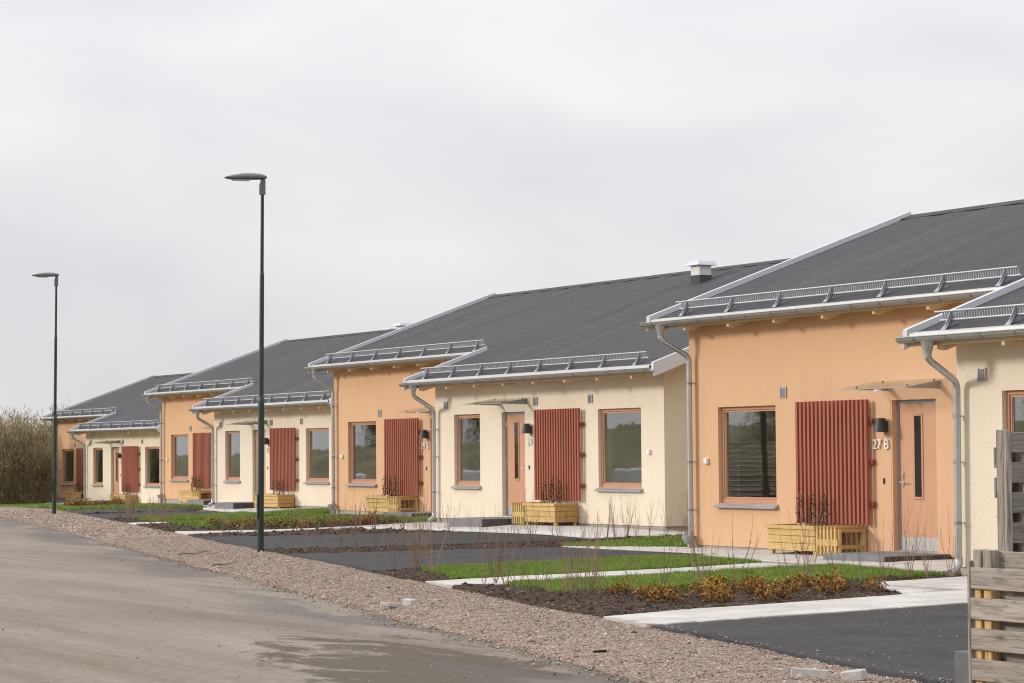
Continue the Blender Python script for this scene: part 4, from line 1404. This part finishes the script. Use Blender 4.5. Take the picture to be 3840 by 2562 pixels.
# ------------------------------------------------------------------ planters with slatted seat
def make_planter(mirror):
    P = thing('planter_bench', '-', 'planter', group='wooden planters with slatted seats')
    D_ = 0.54
    bx0, bx1 = (0.0, 1.20) if not mirror else (0.52, 1.72)
    sx0, sx1 = (1.205, 1.72) if not mirror else (0.0, 0.515)
    zb, zt = 0.06, 0.425
    bh = (zt - 0.045 - zb) / 3
    for k in range(3):
        z0, z1 = zb + k * bh + 0.003, zb + (k + 1) * bh - 0.003
        MB().cbox(bx0 + 0.012, bx1 - 0.012, -D_, -D_ + 0.022, z0, z1, 0.003).build('board', 'planter_wood', P)
        MB().cbox(bx0 + 0.012, bx0 + 0.034, -D_ + 0.023, -0.03, z0, z1, 0.003).build('board', 'planter_wood_end', P)
        MB().cbox(bx1 - 0.034, bx1 - 0.012, -D_ + 0.023, -0.03, z0, z1, 0.003).build('board', 'planter_wood_end', P)
        MB().cbox(bx0 + 0.035, bx1 - 0.035, -0.052, -0.03, z0, z1, 0.003).build('board', 'planter_wood', P)
    # rim
    MB().cbox(bx0 - 0.012, bx1 + 0.0, -D_ - 0.026, -D_ - 0.001, zt - 0.055, zt, 0.003).build('rim', 'planter_wood', P)
    MB().cbox(bx0 - 0.012, bx0 + 0.011, -D_, -0.02, zt - 0.055, zt, 0.003).build('rim', 'planter_wood_end', P)
    MB().cbox(bx1 - 0.011, bx1 + 0.002, -D_, -0.02, zt - 0.055, zt, 0.003).build('rim', 'planter_wood_end', P)
    for cx_ in (bx0 + 0.06, bx1 - 0.06):
        for cy in (-D_ + 0.05, -0.08):
            MB().cbox(cx_ - 0.04, cx_ + 0.04, cy - 0.026, cy + 0.026, 0.0, zt - 0.06, 0.003).build('corner_post', 'planter_wood_up', P)
    MB().box(bx0 + 0.036, bx1 - 0.036, -D_ + 0.024, -0.054, zt - 0.12, zt - 0.06).build('compost', 'soil', P)
    # slatted seat: slats front to back over an open frame
    n = 6
    pitch = (sx1 - sx0) / n
    for k in range(n):
        a = sx0 + k * pitch + 0.004
        MB().cbox(a, a + pitch * 0.52, -D_, -0.03, zt - 0.035, zt, 0.003).build('seat_slat', 'planter_wood_end', P)
        MB().cbox(a, a + pitch * 0.52, -D_, -D_ + 0.035, 0.01, zt - 0.036, 0.003).build('front_slat', 'planter_wood_up', P)
    for z in (0.195, ):
        MB().box(sx0 + 0.002, sx1 - 0.003, -D_ + 0.004, -D_ + 0.031, z - 0.045, z + 0.045).build('cross_rail', 'planter_wood', P)
    ex = sx1 if not mirror else sx0
    a, b = (ex - 0.042, ex - 0.002) if not mirror else (ex + 0.002, ex + 0.042)
    MB().cbox(a, b, -D_ + 0.036, -D_ + 0.085, 0.012, zt - 0.037, 0.003).build('end_post', 'planter_wood_up', P)
    MB().cbox(a, b, -0.085, -0.03, 0.012, zt - 0.037, 0.003).build('end_post', 'planter_wood_up', P)
    MB().cbox(a, b, -D_ + 0.086, -0.086, zt - 0.085, zt - 0.037, 0.003).build('end_rail', 'planter_wood_end', P)
    MB().cbox(a, b, -D_ + 0.086, -0.086, 0.11, 0.16, 0.003).build('end_rail', 'planter_wood_end', P)
    for k in range(4):
        c = sx0 + 0.05 + k * (sx1 - sx0 - 0.1) / 3.5
        MB().box(c, c + 0.05, -0.055, -0.032, 0.012, zt - 0.037).build('back_slat', 'planter_wood_up', P)
    return P
pa = make_planter(False)
pb = make_planter(True)
def make_climber(seed):
    rr = random.Random(seed)
    C_ = thing('climbing_plant', '-', 'plant', group='evergreen climbers in the planters')
    mb = MB()
    for k in range(2):
        x = rr.uniform(-0.03, 0.03)
        pts = [(x, rr.uniform(-.02, .02), 0)]
        for q in range(1, 8):
            pts.append((x + 0.04 * math.sin(q * 1.1 + k * 3) + rr.uniform(-.02, .02), rr.uniform(-.04, .04), q * 0.062 * rr.uniform(0.95, 1.08)))
        mb.tube(pts, [0.006] * 5 + [0.004] * 3, 4)
    mb.build('stem', 'twig', C_)
    MB().tube([(0, 0.01, -0.02), (0, 0.01, 0.47)], 0.007, 6).build('stake', 'stake_wood', C_)
    n = 120
    h = NR.uniform(0.02, 0.50, n)
    a = NR.uniform(0, 6.28, n)
    r = NR.uniform(0.02, 0.085, n) * np.clip(1.2 - h, 0.6, 1)
    c = np.c_[np.cos(a) * r, np.sin(a) * r * 0.8, h]
    V, F, T = leaf_quads(c, 0.018, 0.011)
    link('leaves', raw_mesh('leaves', V, F, 'leaf_climber', T), C_)['kind'] = 'stuff'
    return C_
def leaf_quads(c, L, Wd):
    n = len(c)
    d = NR.normal(0, 1, (n, 3))
    d /= np.linalg.norm(d, axis=1)[:, None]
    e = NR.normal(0, 1, (n, 3))
    e -= d * (e * d).sum(1)[:, None]
    e /= np.linalg.norm(e, axis=1)[:, None]
    L = L * NR.uniform(0.6, 1.4, n)[:, None]
    Wd = Wd * NR.uniform(0.6, 1.4, n)[:, None]
    V = np.stack([c - d * L, c + e * Wd, c + d * L, c - e * Wd], 1).reshape(-1, 3)
    F = np.arange(4 * n).reshape(-1, 4)
    return V, F, np.repeat(NR.random(n), 4)
cls = [make_climber(s) for s in (1, 2, 3)]
used = [False] * 3
planters = []
for k, o in enumerate(OFF):
    for side, (proto, x, yf, nm) in enumerate(((pa, 2.88, 0.0, SN[k]), (pb, 13.0, -PJ, CN[k]))):
        if k == 0 and side == 1:
            continue           # hidden behind the fence
        q = proto if (k == (0 if side == 0 else 1)) else copy_tree(proto)
        zg = o[2] - (0.085 if k < 2 else 0.15)
        q.location = (o[0] + x, o[1] + yf, zg)
        q['label'] = ('timber planter with slatted seat by the orange wall of ' if side == 0 else 'timber planter with slatted seat by the cream wall of ') + nm
        bx = 0.0 if side == 0 else 0.52
        for j, dx in enumerate((0.28, 0.62, 0.96)):
            cl = cls[j] if not used[j] else copy_tree(cls[j])
            used[j] = True
            off_ = 0.26 if side == 0 else 0.0
            cl.location = (o[0] + x + bx + dx * 0.9 + off_ * 0.6, o[1] + yf - 0.24, zg + 0.36)
            cl.scale = (1, 1, R_.uniform(0.92, 1.1))
            cl['label'] = '%s climbing plant in the planter at the %s wall of %s' % (('left', 'middle', 'right')[j], ('orange', 'cream')[side], nm)

# ------------------------------------------------------------------ street lamps
def make_lamp():
    L = thing('street_lamp', '-', 'street lamp', group='green street lamps along the road')
    pole = MB().tube([(0, 0, -0.3), (0, 0, 0.0), (0, 0, 2.46), (0, 0, 2.54), (0, 0, 2.56)], [0.056, 0.056, 0.053, 0.050, 0.040], 20).build('pole', 'pole_green', L, True)
    MB().tube([(0, 0, 2.55), (0, 0, 4.56), (0, 0, 4.60), (0, 0, 4.61)], [0.040, 0.038, 0.036, 0.030], 18).build('middle_section', 'pole_green', pole, True)
    MB().tube([(0, 0, 4.60), (0, 0, 6.02)], [0.030, 0.028], 16).build('top_section', 'pole_green', pole, True)
    MB().cbox(-0.058, -0.052, -0.025, 0.02, 2.12, 2.24, 0.001).build('sticker', 'sticker_yellow', pole)
    MB().cbox(-0.060, -0.0545, -0.02, 0.02, 1.10, 1.22, 0.001).build('sticker', 'white_plastic', pole)
    MB().cbox(-0.045, 0.045, -0.061, -0.0545, 0.55, 0.95, 0.004).build('access_door', 'pole_green', pole)
    # head: local -y reaches over the road
    mb = MB()
    prof = [(-0.64, 0.0, 0.05), (-0.60, 0.016, 0.09), (-0.50, 0.042, 0.125), (-0.34, 0.066, 0.145), (-0.20, 0.070, 0.14), (-0.05, 0.058, 0.115), (0.03, 0.038, 0.09), (0.065, 0.015, 0.07)]
    V, F = [], []
    nk = 10
    for y, h, w in prof:
        for k in range(nk + 1):
            a = math.pi * k / nk
            V.append((w * math.cos(a), y, 6.17 + 0.02 + y * 0.03 + h * math.sin(a)))
        for k in range(nk - 1, 0, -1):
            a = math.pi * k / nk
            V.append((w * math.cos(a), y, 6.17 + 0.02 + y * 0.03 - (0.042 if y < -0.05 else 0.04) * math.sin(a) ** 0.5 * min(1, h * 18 + 0.3)))
    m_ = 2 * nk
    for i_ in range(len(prof) - 1):
        for k in range(m_):
            a, b = i_ * m_ + k, i_ * m_ + (k + 1) % m_
            F.append((a, a + m_, b + m_, b))
    F.append(tuple(range(m_)))
    F.append(tuple(range((len(prof) - 1) * m_, len(prof) * m_))[::-1])
    head = mb.add(V, F).build('lamp_head', 'luminaire_grey', L, True)
    MB().box(-0.07, 0.07, -0.50, -0.22, 6.122, 6.150).build('lens', 'lens_glass', head)
    MB().prism([(-0.05, 5.90), (0.045, 5.90), (0.045, 6.12), (0.025, 6.20), (-0.02, 6.16), (-0.05, 6.05)], 'x', -0.042, 0.042).build('spigot', 'luminaire_grey', head)
    for z in (5.92, 6.02):
        MB().tube([(0, 0.045, z), (0, 0.085, z)], 0.008, 6).build('bolt', 'handle_steel', head)
    return L
lamp = make_lamp()
lamp.location = (-5.47, -4.98, -0.2)
lamp.rotation_euler = (-0.0098, 0.0, ROAD_A)
lamp.scale = (1, 1, 1.012)
lamp['label'] = 'nearer tall green street lamp standing in the gravel by the driveway'
lamp2 = copy_tree(lamp)
lamp2.location = (-34.3, 1.2, -0.19)
lamp2.scale = (1.05, 1.05, 1.078)
lamp2['label'] = 'farther tall green street lamp near the end of the road'

# ------------------------------------------------------------------ fences
def board_mesh(L_, h, axis, mat):
    b = MB()
    if axis == 'x':
        b.cbox(0, L_, -0.011, 0.011, 0, h, 0.003)
    else:
        b.cbox(-0.011, 0.011, 0, L_, 0, h, 0.003)
    return b.mesh('board', mat)
F1 = thing('low_fence', 'low weathered board fence at the right edge, fresh yellow posts inside', 'fence', (22.72, -12.80, -0.2))
bm_ = board_mesh(5.0, 0.118, 'x', 'grey_board_x')
zt = 0.955
k = 0
while zt - 0.118 - k * 0.166 > 0.02:
    o = link('board', bm_, F1)
    o.location = (R_.uniform(-0.004, 0.004), -0.045, zt - 0.118 - k * 0.166)
    o.rotation_euler = (0, rad(R_.uniform(-0.12, 0.12)), 0)
    o = link('board', bm_, F1)
    o.location = (0.10 + R_.uniform(-0.004, 0.004), 0.045, zt - 0.03 - k * 0.166)
    k += 1
for x in (0.0, 0.085):
    MB().cbox(x, x + 0.062, -0.033, 0.033, -0.2, 1.05, 0.004).build('post', 'fresh_post' if x == 0 else 'fresh_post', F1)
for x in (1.8, 3.6):
    MB().cbox(x, x + 0.062, -0.033, 0.033, -0.2, 1.05, 0.004).build('post', 'fresh_post', F1)
for x in (0.0, 0.085):
    MB().cbox(x - 0.001, x + 0.063, -0.034, 0.034, 0.93, 1.051, 0.004).build('weathered_post_top', 'grey_post', F1)
MB().cbox(-0.022, -0.001, -0.06, -0.005, 0.0, 0.99, 0.003).build('end_board', 'grey_post', F1)

F2 = thing('tall_fence', 'tall weathered grey board fence behind the low fence at right', 'fence', (21.98, -12.02, -0.2))
bm2 = board_mesh(4.2, 0.121, 'y', 'grey_board_y')
k = 0
while 1.70 - 0.121 - k * 0.178 > 0.02:
    o = link('board', bm2, F2)
    o.location = (0.046, 0.045 + R_.uniform(-0.003, 0.003), 1.70 - 0.121 - k * 0.178)
    o.rotation_euler = (rad(R_.uniform(-0.1, 0.1)), 0, 0)
    o = link('board', bm2, F2)
    o.location = (-0.046, 0.0 if k in (0, 1) else 0.05 + R_.uniform(-0.006, 0.006), 1.70 - 0.21 - k * 0.178)
    k += 1
for y in (0.0, 1.8, 3.6):
    MB().cbox(-0.034, 0.034, y, y + 0.045, -0.2, 1.715, 0.004).build('post', 'grey_post', F2)
MB().cbox(0.0345, 0.057, 0.0, 0.044, 0.0, 1.712, 0.003).build('end_board', 'grey_post', F2)
MB().cbox(-0.034, 0.034, 0.14, 0.185, -0.2, 1.66, 0.004).build('post', 'grey_post', F2)

# ------------------------------------------------------------------ small things on the ground
bl = MB().cbox(0, 0.22, 0, 0.20, -0.02, 0.30, 0.006).build('concrete_block', 'block_concrete', loc=(20.66, -11.33, -0.2))
tag(bl, 'upright grey concrete block beside the driveway, half behind the fence', 'block')
for k, (x, y, a, l, lab) in enumerate(((19.30, -11.50, 0.9, 0.26, 'long broken pale paver lying on the gravel at the bottom edge'), (19.58, -11.33, 0.6, 0.16, 'short broken pale paver next to the driveway at the bottom edge'),
                                      (10.05, -10.18, 2.3, 0.34, 'flat pale stone strip lying on the gravel by the road'), (9.98, -9.93, 0.4, 0.13, 'small grey paving stone lying on the gravel by the road'))):
    o = MB().cbox(-l / 2, l / 2, -0.05, 0.05, -0.02, 0.055 if l != 0.34 else 0.03, 0.008).build('paving_stone', 'pale_stone')
    o.location = (x, y, g1(x, y) + 0.045)
    o.rotation_euler = (rad(R_.uniform(-8, 8)), rad(R_.uniform(-8, 8)), a)
    tag(o, lab, 'stone', 'stray paving stones')
o = MB().prism([(-0.055, 0), (0.055, 0.0), (0.05, 0.022), (-0.05, 0.016)], 'y', -0.012, 0.012).build('rubber_strip', 'black_rubber', loc=(16.54, -11.54, -0.165))
o.rotation_euler = (0, 0, 1.1)
tag(o, 'small black rubber scrap lying on the pale gravel', 'scrap')
for (x0, y0, x1, y1, lab) in ((-4.0, -7.0, -4.86, -6.14, 'thin dark stick lying on the gravel left of the lamp post'), (0.12, -8.11, -0.70, -7.39, 'thin dark stick lying at the road edge below the lamp post')):
    pts = [(x0 + (x1 - x0) * t, y0 + (y1 - y0) * t, g1(x0, y0) + 0.06 + 0.015 * math.sin(t * 9)) for t in np.linspace(0, 1, 7)]
    o = MB().tube(pts, [0.013, 0.012, 0.012, 0.010, 0.009, 0.008, 0.006], 5).build('fallen_stick', 'bark')
    tag(o, lab, 'stick', 'sticks on the gravel')

# ------------------------------------------------------------------ bare hedge plants
def make_twigs(seed, h=0.80, ns=5, spread=0.65, r0=0.0034):
    rr = random.Random(seed)
    mb = MB()
    for s in range(ns):
        a = rr.uniform(0, 6.28)
        lean = rr.uniform(0.05, spread)
        hh = h * rr.uniform(0.55, 1.1)
        pts = []
        bx, by = rr.uniform(-.025, .025), rr.uniform(-.025, .025)
        for q in range(7):
            t = q / 6
            out = lean * (1 - (1 - t) ** 1.7) * hh * 0.6
            pts.append((bx + math.cos(a) * out + rr.uniform(-.012, .012), by + math.sin(a) * out + rr.uniform(-.012, .012), hh * t - 0.03))
        mb.tube(pts, [r0 * (1.25 - 0.85 * q / 6) for q in range(7)], 3, False)
        for _ in range(rr.randint(1, 3)):
            q = rr.randint(1, 4)
            p = Vector(pts[q])
            a2 = a + rr.uniform(-1.4, 1.4)
            l2 = hh * rr.uniform(0.2, 0.5)
            e_ = p + Vector((math.cos(a2) * 0.35 * l2, math.sin(a2) * 0.35 * l2, l2))
            mid = (p + e_) / 2 + Vector((math.cos(a2), math.sin(a2), 0)) * 0.03 * l2
            mb.tube([p, mid, e_], [r0 * 0.65, r0 * 0.55, r0 * 0.35], 3, False)
    return mb.mesh('twigs', 'twig')
TW = [make_twigs(s) for s in range(10)] + [make_twigs(50 + s, 0.95, 8, 0.5) for s in range(4)]
TWS = [make_twigs(90 + s, 0.7, 6, 0.55, 0.0050) for s in range(5)]
ROWS = [
    ('along the nearest lawn', [(6.47, -7.17), (6.50, -7.01), (6.71, -7.00), (7.37, -7.17), (8.22, -7.40), (8.48, -7.41), (8.80, -7.36), (8.91, -7.34), (8.82, -7.23), (9.10, -7.32), (8.92, -7.12), (9.24, -7.16), (8.91, -6.54), (8.69, -5.99), (8.73, -5.57), (8.93, -5.58), (9.00, -5.62), (8.80, -5.07), (8.86, -4.35), (9.0, -4.18), (9.12, -4.30), (9.25, -3.96), (9.3, -3.63), (9.34, -3.32), (9.40, -2.98), (9.42, -2.72), (9.5, -2.45)], TW, 1.0),
    ('between the two middle driveways', [(-5.36, -4.24), (-5.51, -3.83), (-5.50, -3.50), (-5.37, -3.25), (-5.29, -2.92), (-5.21, -2.60), (-5.0, -2.18), (-4.72, -1.83), (-4.76, -1.29), (-4.50, -1.16), (-4.41, -0.85), (-3.76, -1.07), (-4.04, -0.60), (-3.95, -0.17), (-3.7, 0.19), (-3.6, 0.62), (-3.55, 0.76), (-3.51, 0.95), (-3.6, 1.2), (-3.5, 1.4), (-3.5, 1.75), (-3.5, 2.15)], TW, 1.0),
    ('in the soil corner by the driveway', [(2.39, -6.07), (2.33, -5.99), (2.62, -6.15), (3.29, -6.24), (2.35, -6.35)], TW[10:], 1.0),
    ('beside the second house path', [(-15.0, -1.7), (-14.6, -1.5), (-14.7, -1.1), (-13.9, -0.6), (-13.4, 0.0), (-12.9, 0.3), (-12.2, 0.35), (-11.4, 0.6)], TWS, 1.0),
    ('on the earth edge of the far lawn', [(-28.79, 1.09), (-28.32, 1.15), (-28.0, 1.05), (-27.3, 0.9), (-26.6, 0.6), (-22.88, -0.30), (-22.4, -0.40), (-21.14, -0.6), (-20.78, -0.65), (-21.58, -0.5), (-19.5, -0.6)], TWS, 1.0),
    ('between the far driveways', [(-35.4, 2.6), (-35.45, 3.0), (-35.5, 3.5), (-35.5, 4.0), (-35.3, 4.6)], TWS, 0.9),
]
seen_t = set()
for where, pts, pool, sc in ROWS:
    for k, (x, y) in enumerate(pts):
        me = pool[(k * 3 + len(where)) % len(pool)]
        o = thing('hedge_plant', '%s bare hedge plant from the left, %s' % (ordinal(k), where), 'shrub', (x, y, g1(x, y) + 0.02), 'bare hedge plants ' + where, R_.uniform(0, 6.28))
        s_ = sc * R_.uniform(0.75, 1.12)
        o.scale = (s_, s_, s_)
        link('stems', me, o)

# ------------------------------------------------------------------ low leafy shrubs
def make_shrub(seed, mat, r=0.19, h=0.17, n=300):
    rr = np.random.default_rng(seed)
    d = rr.normal(0, 1, (n, 3))
    d /= np.linalg.norm(d, axis=1)[:, None]
    d[:, 2] = np.abs(d[:, 2])
    lob = 1 + 0.28 * np.sin(d[:, 0] * 5 + seed) * np.cos(d[:, 1] * 4 + seed * 2)
    rad_ = rr.uniform(0.35, 1.0, n) ** 0.6 * lob
    c = d * rad_[:, None] * np.array([r, r, h]) + np.array([0, 0, 0.03])
    V, F, T = leaf_quads(c, 0.022, 0.012)
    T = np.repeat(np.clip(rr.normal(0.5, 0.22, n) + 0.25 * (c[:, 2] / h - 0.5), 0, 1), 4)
    leaves = raw_mesh('leaves', V, F, mat, T)
    mb = MB()
    for k in range(9):
        a = k * 0.7 + seed
        e_ = (math.cos(a) * r * 0.75, math.sin(a) * r * 0.75, h * (0.6 + 0.3 * ((k * 7) % 3) / 2))
        mb.tube([(0, 0, -0.02), (e_[0] * 0.4, e_[1] * 0.4, e_[2] * 0.55), e_], [0.005, 0.004, 0.002], 3, False)
    return leaves, mb.mesh('stems', 'twig')
SH = [make_shrub(s, 'leaf_autumn') for s in range(5)]
ST = [make_shrub(20 + s, 'leaf_turning') for s in range(3)]
SROWS = [
    ('golden autumn', 'in the bed by the near footpath', [(9.38, -7.01), (10.14, -7.12), (10.89, -7.37), (10.27, -6.50), (10.9, -6.75), (9.75, -5.95), (9.65, -5.40), (10.35, -5.95), (11.25, -6.91), (11.42, -6.35), (10.62, -5.54), (9.95, -4.95), (10.97, -5.22), (10.85, -4.62), (10.5, -4.95)], SH, 1.0),
    ('orange and green', 'in the bed before the second house', [(-20.0, 0.1), (-19.34, 0.0), (-17.81, -0.54), (-18.94, 0.2), (-19.3, 0.77), (-17.25, -0.27), (-18.66, 0.6), (-18.35, 0.30), (-17.89, 0.47), (-17.53, 0.58), (-17.18, 0.75), (-16.44, 0.43), (-16.85, 1.06), (-16.0, 0.6), (-16.48, 1.15), (-16.06, 1.26), (-16.24, 1.55), (-16.44, 1.89), (-16.7, 2.26), (-15.9, 2.1), (-15.54, 1.6), (-16.04, 2.60)], [SH[0], ST[0], ST[1], SH[1], ST[2]], 1.1),
    ('rusty brown', 'on the far bed', [(-47.47, 6.20), (-47.19, 6.43), (-47.35, 6.70), (-46.9, 6.86), (-46.43, 6.67), (-46.12, 6.90), (-45.88, 7.05), (-45.7, 7.2), (-46.3, 7.4), (-46.8, 7.6), (-48.0, 6.5), (-48.6, 6.9)], SH, 1.3),
]
for colr, where, pts, pool, sc in SROWS:
    order = sorted(range(len(pts)), key=lambda q: pts[q][0] * 0.483 + pts[q][1] * 0.875)
    for k, qi in enumerate(order):
        x, y = pts[qi]
        lv, stm = pool[k % len(pool)]
        o = thing('leafy_shrub', '%s low %s shrub from the left, %s' % (ordinal(k), colr, where), 'shrub', (x, y, g1(x, y) + 0.01), colr + ' shrubs ' + where, R_.uniform(0, 6.28))
        s_ = sc * R_.uniform(0.75, 1.15)
        o.scale = (s_ * R_.uniform(0.9, 1.15), s_, s_)
        q = link('leaves', lv, o)
        q['kind'] = 'stuff'
        link('stems', stm, o)

# ------------------------------------------------------------------ scrub woodland
def make_tree(seed, h, mat, nleaf, leaf, trunks=3, spread=0.35, brush=False):
    rr = random.Random(seed)
    nr = np.random.default_rng(seed)
    mb = MB()
    tips = []
    for t in range(trunks):
        a = rr.uniform(0, 6.28)
        ln = rr.uniform(0.05, spread)
        hh = h * rr.uniform(0.75, 1.0)
        pts = []
        for q in range(8):
            s = q / 7
            pts.append(Vector((math.cos(a) * ln * hh * s ** 1.2 + rr.uniform(-.05, .05) * hh * 0.3, math.sin(a) * ln * hh * s ** 1.2 + rr.uniform(-.05, .05) * hh * 0.3, hh * s - 0.2)))
        mb.tube(pts, [h * 0.012 * (1.15 - q / 7) + 0.004 for q in range(8)], 6, False)
        for b in range(13):
            q = rr.randint(2, 6)
            p = pts[q]
            a2 = rr.uniform(0, 6.28)
            l2 = h * rr.uniform(0.14, 0.34)
            e1 = p + Vector((math.cos(a2) * l2 * 0.6, math.sin(a2) * l2 * 0.6, l2 * 0.6))
            e2 = e1 + Vector((math.cos(a2 + .3) * l2 * 0.3, math.sin(a2 + .3) * l2 * 0.3, l2 * 0.45))
            mb.tube([p, e1, e2], [h * 0.005, h * 0.0035, h * 0.0015], 4, False)
            tips += [e1, e2, (e1 + e2) / 2]
            for c in range(4):
                a3 = rr.uniform(0, 6.28)
                l3 = l2 * rr.uniform(0.35, 0.7)
                f1 = e1.lerp(e2, rr.random())
                f2 = f1 + Vector((math.cos(a3) * l3 * 0.5, math.sin(a3) * l3 * 0.5, l3 * 0.8))
                mb.tube([f1, f2], [h * 0.002, h * 0.001], 3, False)
                tips += [f2, f1.lerp(f2, 0.5)]
    trunk = mb.mesh('trunk', 'tree_bark')
    tp = np.array([tuple(t) for t in tips])
    c = tp[nr.integers(0, len(tp), nleaf)] + nr.normal(0, h * 0.045, (nleaf, 3))
    if brush:
        lowp = nr.random(nleaf) < 0.3
        c[lowp, 2] *= nr.uniform(0.05, 0.8, lowp.sum())
    c[:, 2] = np.maximum(c[:, 2], 0.02)
    V, F, T = leaf_quads(c, leaf * 1.6, leaf * 0.5)
    if brush:
        up_ = nr.normal(0, 0.6, (nleaf, 3)) + np.array([0, 0, 0.8])
        sd = nr.normal(0, 1, (nleaf, 3)) * np.array([1, 1, 0.1])
        sd /= np.linalg.norm(sd, axis=1)[:, None]
        LL = (0.085 * nr.uniform(0.5, 1.6, nleaf))[:, None]
        WW = (0.012 * nr.uniform(0.6, 1.6, nleaf))[:, None]
        V = np.stack([c - up_ * LL, c + sd * WW, c + up_ * LL, c - sd * WW], 1).reshape(-1, 3)
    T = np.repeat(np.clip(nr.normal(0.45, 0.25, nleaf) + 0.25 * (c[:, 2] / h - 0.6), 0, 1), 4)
    return trunk, raw_mesh('crown', V, F, mat, T)
TT = [make_tree(300 + s, 3.4, 'leaf_scrub', 8500, 0.035, 5, 0.4, True) for s in range(4)]
TG = make_tree(330, 5.2, 'leaf_green_tree', 6000, 0.05, 3, 0.3)
camx, camy = CAM['loc'][0], CAM['loc'][1]
WOOD = [(-66.0, 8.2), (-69.5, 9.6), (-68.0, 7.2), (-71.6, 11.2), (-75.2, 12.8), (-73.0, 9.4), (-76.8, 14.6), (-79.5, 12.6), (-80.3, 16.6), (-83.7, 18.2), (-84.5, 14.8), (-88.0, 18.8), (-81.5, 10.6), (-87.5, 12.8), (-92.0, 20.5), (-92.2, 16.5), (-96.0, 22.0), (-77.4, 10.9), (-86.0, 21.0), (-98.0, 18.5), (-70.5, 8.2), (-74.5, 11.4), (-72.8, 12.2), (-78.2, 13.6), (-82.0, 15.2), (-64.5, 7.0), (-85.5, 16.6), (-79.0, 9.6)]
for k, (x, y) in enumerate(sorted(WOOD, key=lambda p: (p[1] - camy) / -(p[0] - camx))):
    tr_, crn = TT[k % 4]
    z = g1(x, y)
    o = thing('scrub_tree', '%s bare scrub tree from the left in the thicket' % ordinal(k), 'tree', (x, y, z), 'scrub trees beyond the road', R_.uniform(0, 6.28))
    s_ = R_.choice((0.68, 0.8, 0.9, 1.0, 1.1)) * (1 + max(0, (-x - 80)) * 0.008)
    o.scale = (s_ * 1.15, s_ * 1.15, s_)
    link('trunk', tr_, o)
    q = link('crown', crn, o)
for k, (x, y, s_, lab) in enumerate(((-102.6, 25.8, 0.82, 'olive green tree rising behind the roof of the farthest house'), (-106.3, 27.1, 0.78, 'second olive tree half hidden behind the farthest roof'))):
    o = thing('broadleaf_tree', lab, 'tree', (x, y, g1(x, y)), None, k * 2.0)
    o.scale = (s_ * 0.6, s_ * 0.6, s_)
    link('trunk', TG[0], o)
    link('crown', TG[1], o)

# across the road: seen only mirrored in the windows
for k, (x, y, s_) in enumerate([(-60, -50, 0.9), (-72, -52, 1.2), (-45, -50, 0.8), (-84, -54, 1.0), (-100, -50, 1.3), (-118, -54, 1.2), (-36, -52, 0.9), (-132, -50, 1.3)]):
    o = thing('scrub_tree', 'bare brown tree across the road mirrored in the window panes', 'tree', (x, y, gz_far(x, y) - 0.1), 'trees mirrored in the windows', k * 1.3)
    o.scale = (s_ * 1.4, s_ * 1.4, s_)
    link('trunk', TT[k % 4][0], o)
    link('crown', TT[k % 4][1], o)
yc = thing('yellow_container', 'yellow site container across the road mirrored in a cream house window', 'container', (-41.2, -15.2, -0.25), None, 0.3)
MB().cbox(-2.6, 2.6, -1.2, 1.2, 0.2, 2.0, 0.05).build('body', 'yellow_paint', yc)
MB().prism([(-1.2, 2.0), (1.2, 2.0), (0.8, 2.35), (-0.8, 2.35)], 'x', -2.6, 2.6).build('lid', 'yellow_paint', yc)
MB().box(-1.2, 1.4, 1.202, 1.215, 0.9, 1.25).build('red_panel', 'red_print', yc)
for x in (-1.8, 1.8):
    MB().box(x - 0.15, x + 0.15, -1.1, 1.1, -0.05, 0.2).build('skid', 'charcoal_metal', yc)
for k, (x, y) in enumerate([(-34.5, -14.5), (-46.5, -16.0), (-31.0, -13.5), (-50, -17.0), (-62, -14), (-66, -15), (-88, -8), (-92, -9)]):
    o = thing('wrapped_pallet', 'white plastic wrapped pallet across the road mirrored in the window panes', 'pallet', (x, y, g1(x, y) - 0.03), 'wrapped pallets mirrored in the windows', 0.3)
    MB().cbox(-1.2, 1.2, -0.6, 0.6, 0.14, 1.15, 0.06).build('load', 'wrap_white', o)
    for q in (-1, 0, 1):
        MB().box(q * 1.05 - 0.06, q * 1.05 + 0.06, -0.6, 0.6, 0.0, 0.138).build('bearer', 'grey_board_y', o)
tsx = thing('timber_stack', 'stack of grey boards across the road mirrored in the nearest window', 'timber', (-19.5, -13.2, -0.25), None, -0.2)
for k in range(16):
    MB().cbox(-4.5 + R_.uniform(-.2, .2), 4.5 + R_.uniform(-.2, .2), -0.9 + R_.uniform(-.06, .06), 0.9 + R_.uniform(-.06, .06), 0.12 * k + 0.02, 0.12 * k + 0.085, 0.01).build('board_layer', 'grey_board_x', tsx)
    if k < 15:
        MB().box(-4.0, -3.9, -0.8, 0.8, 0.12 * k + 0.086, 0.12 * k + 0.139).build('spacer', 'grey_board_y', tsx)
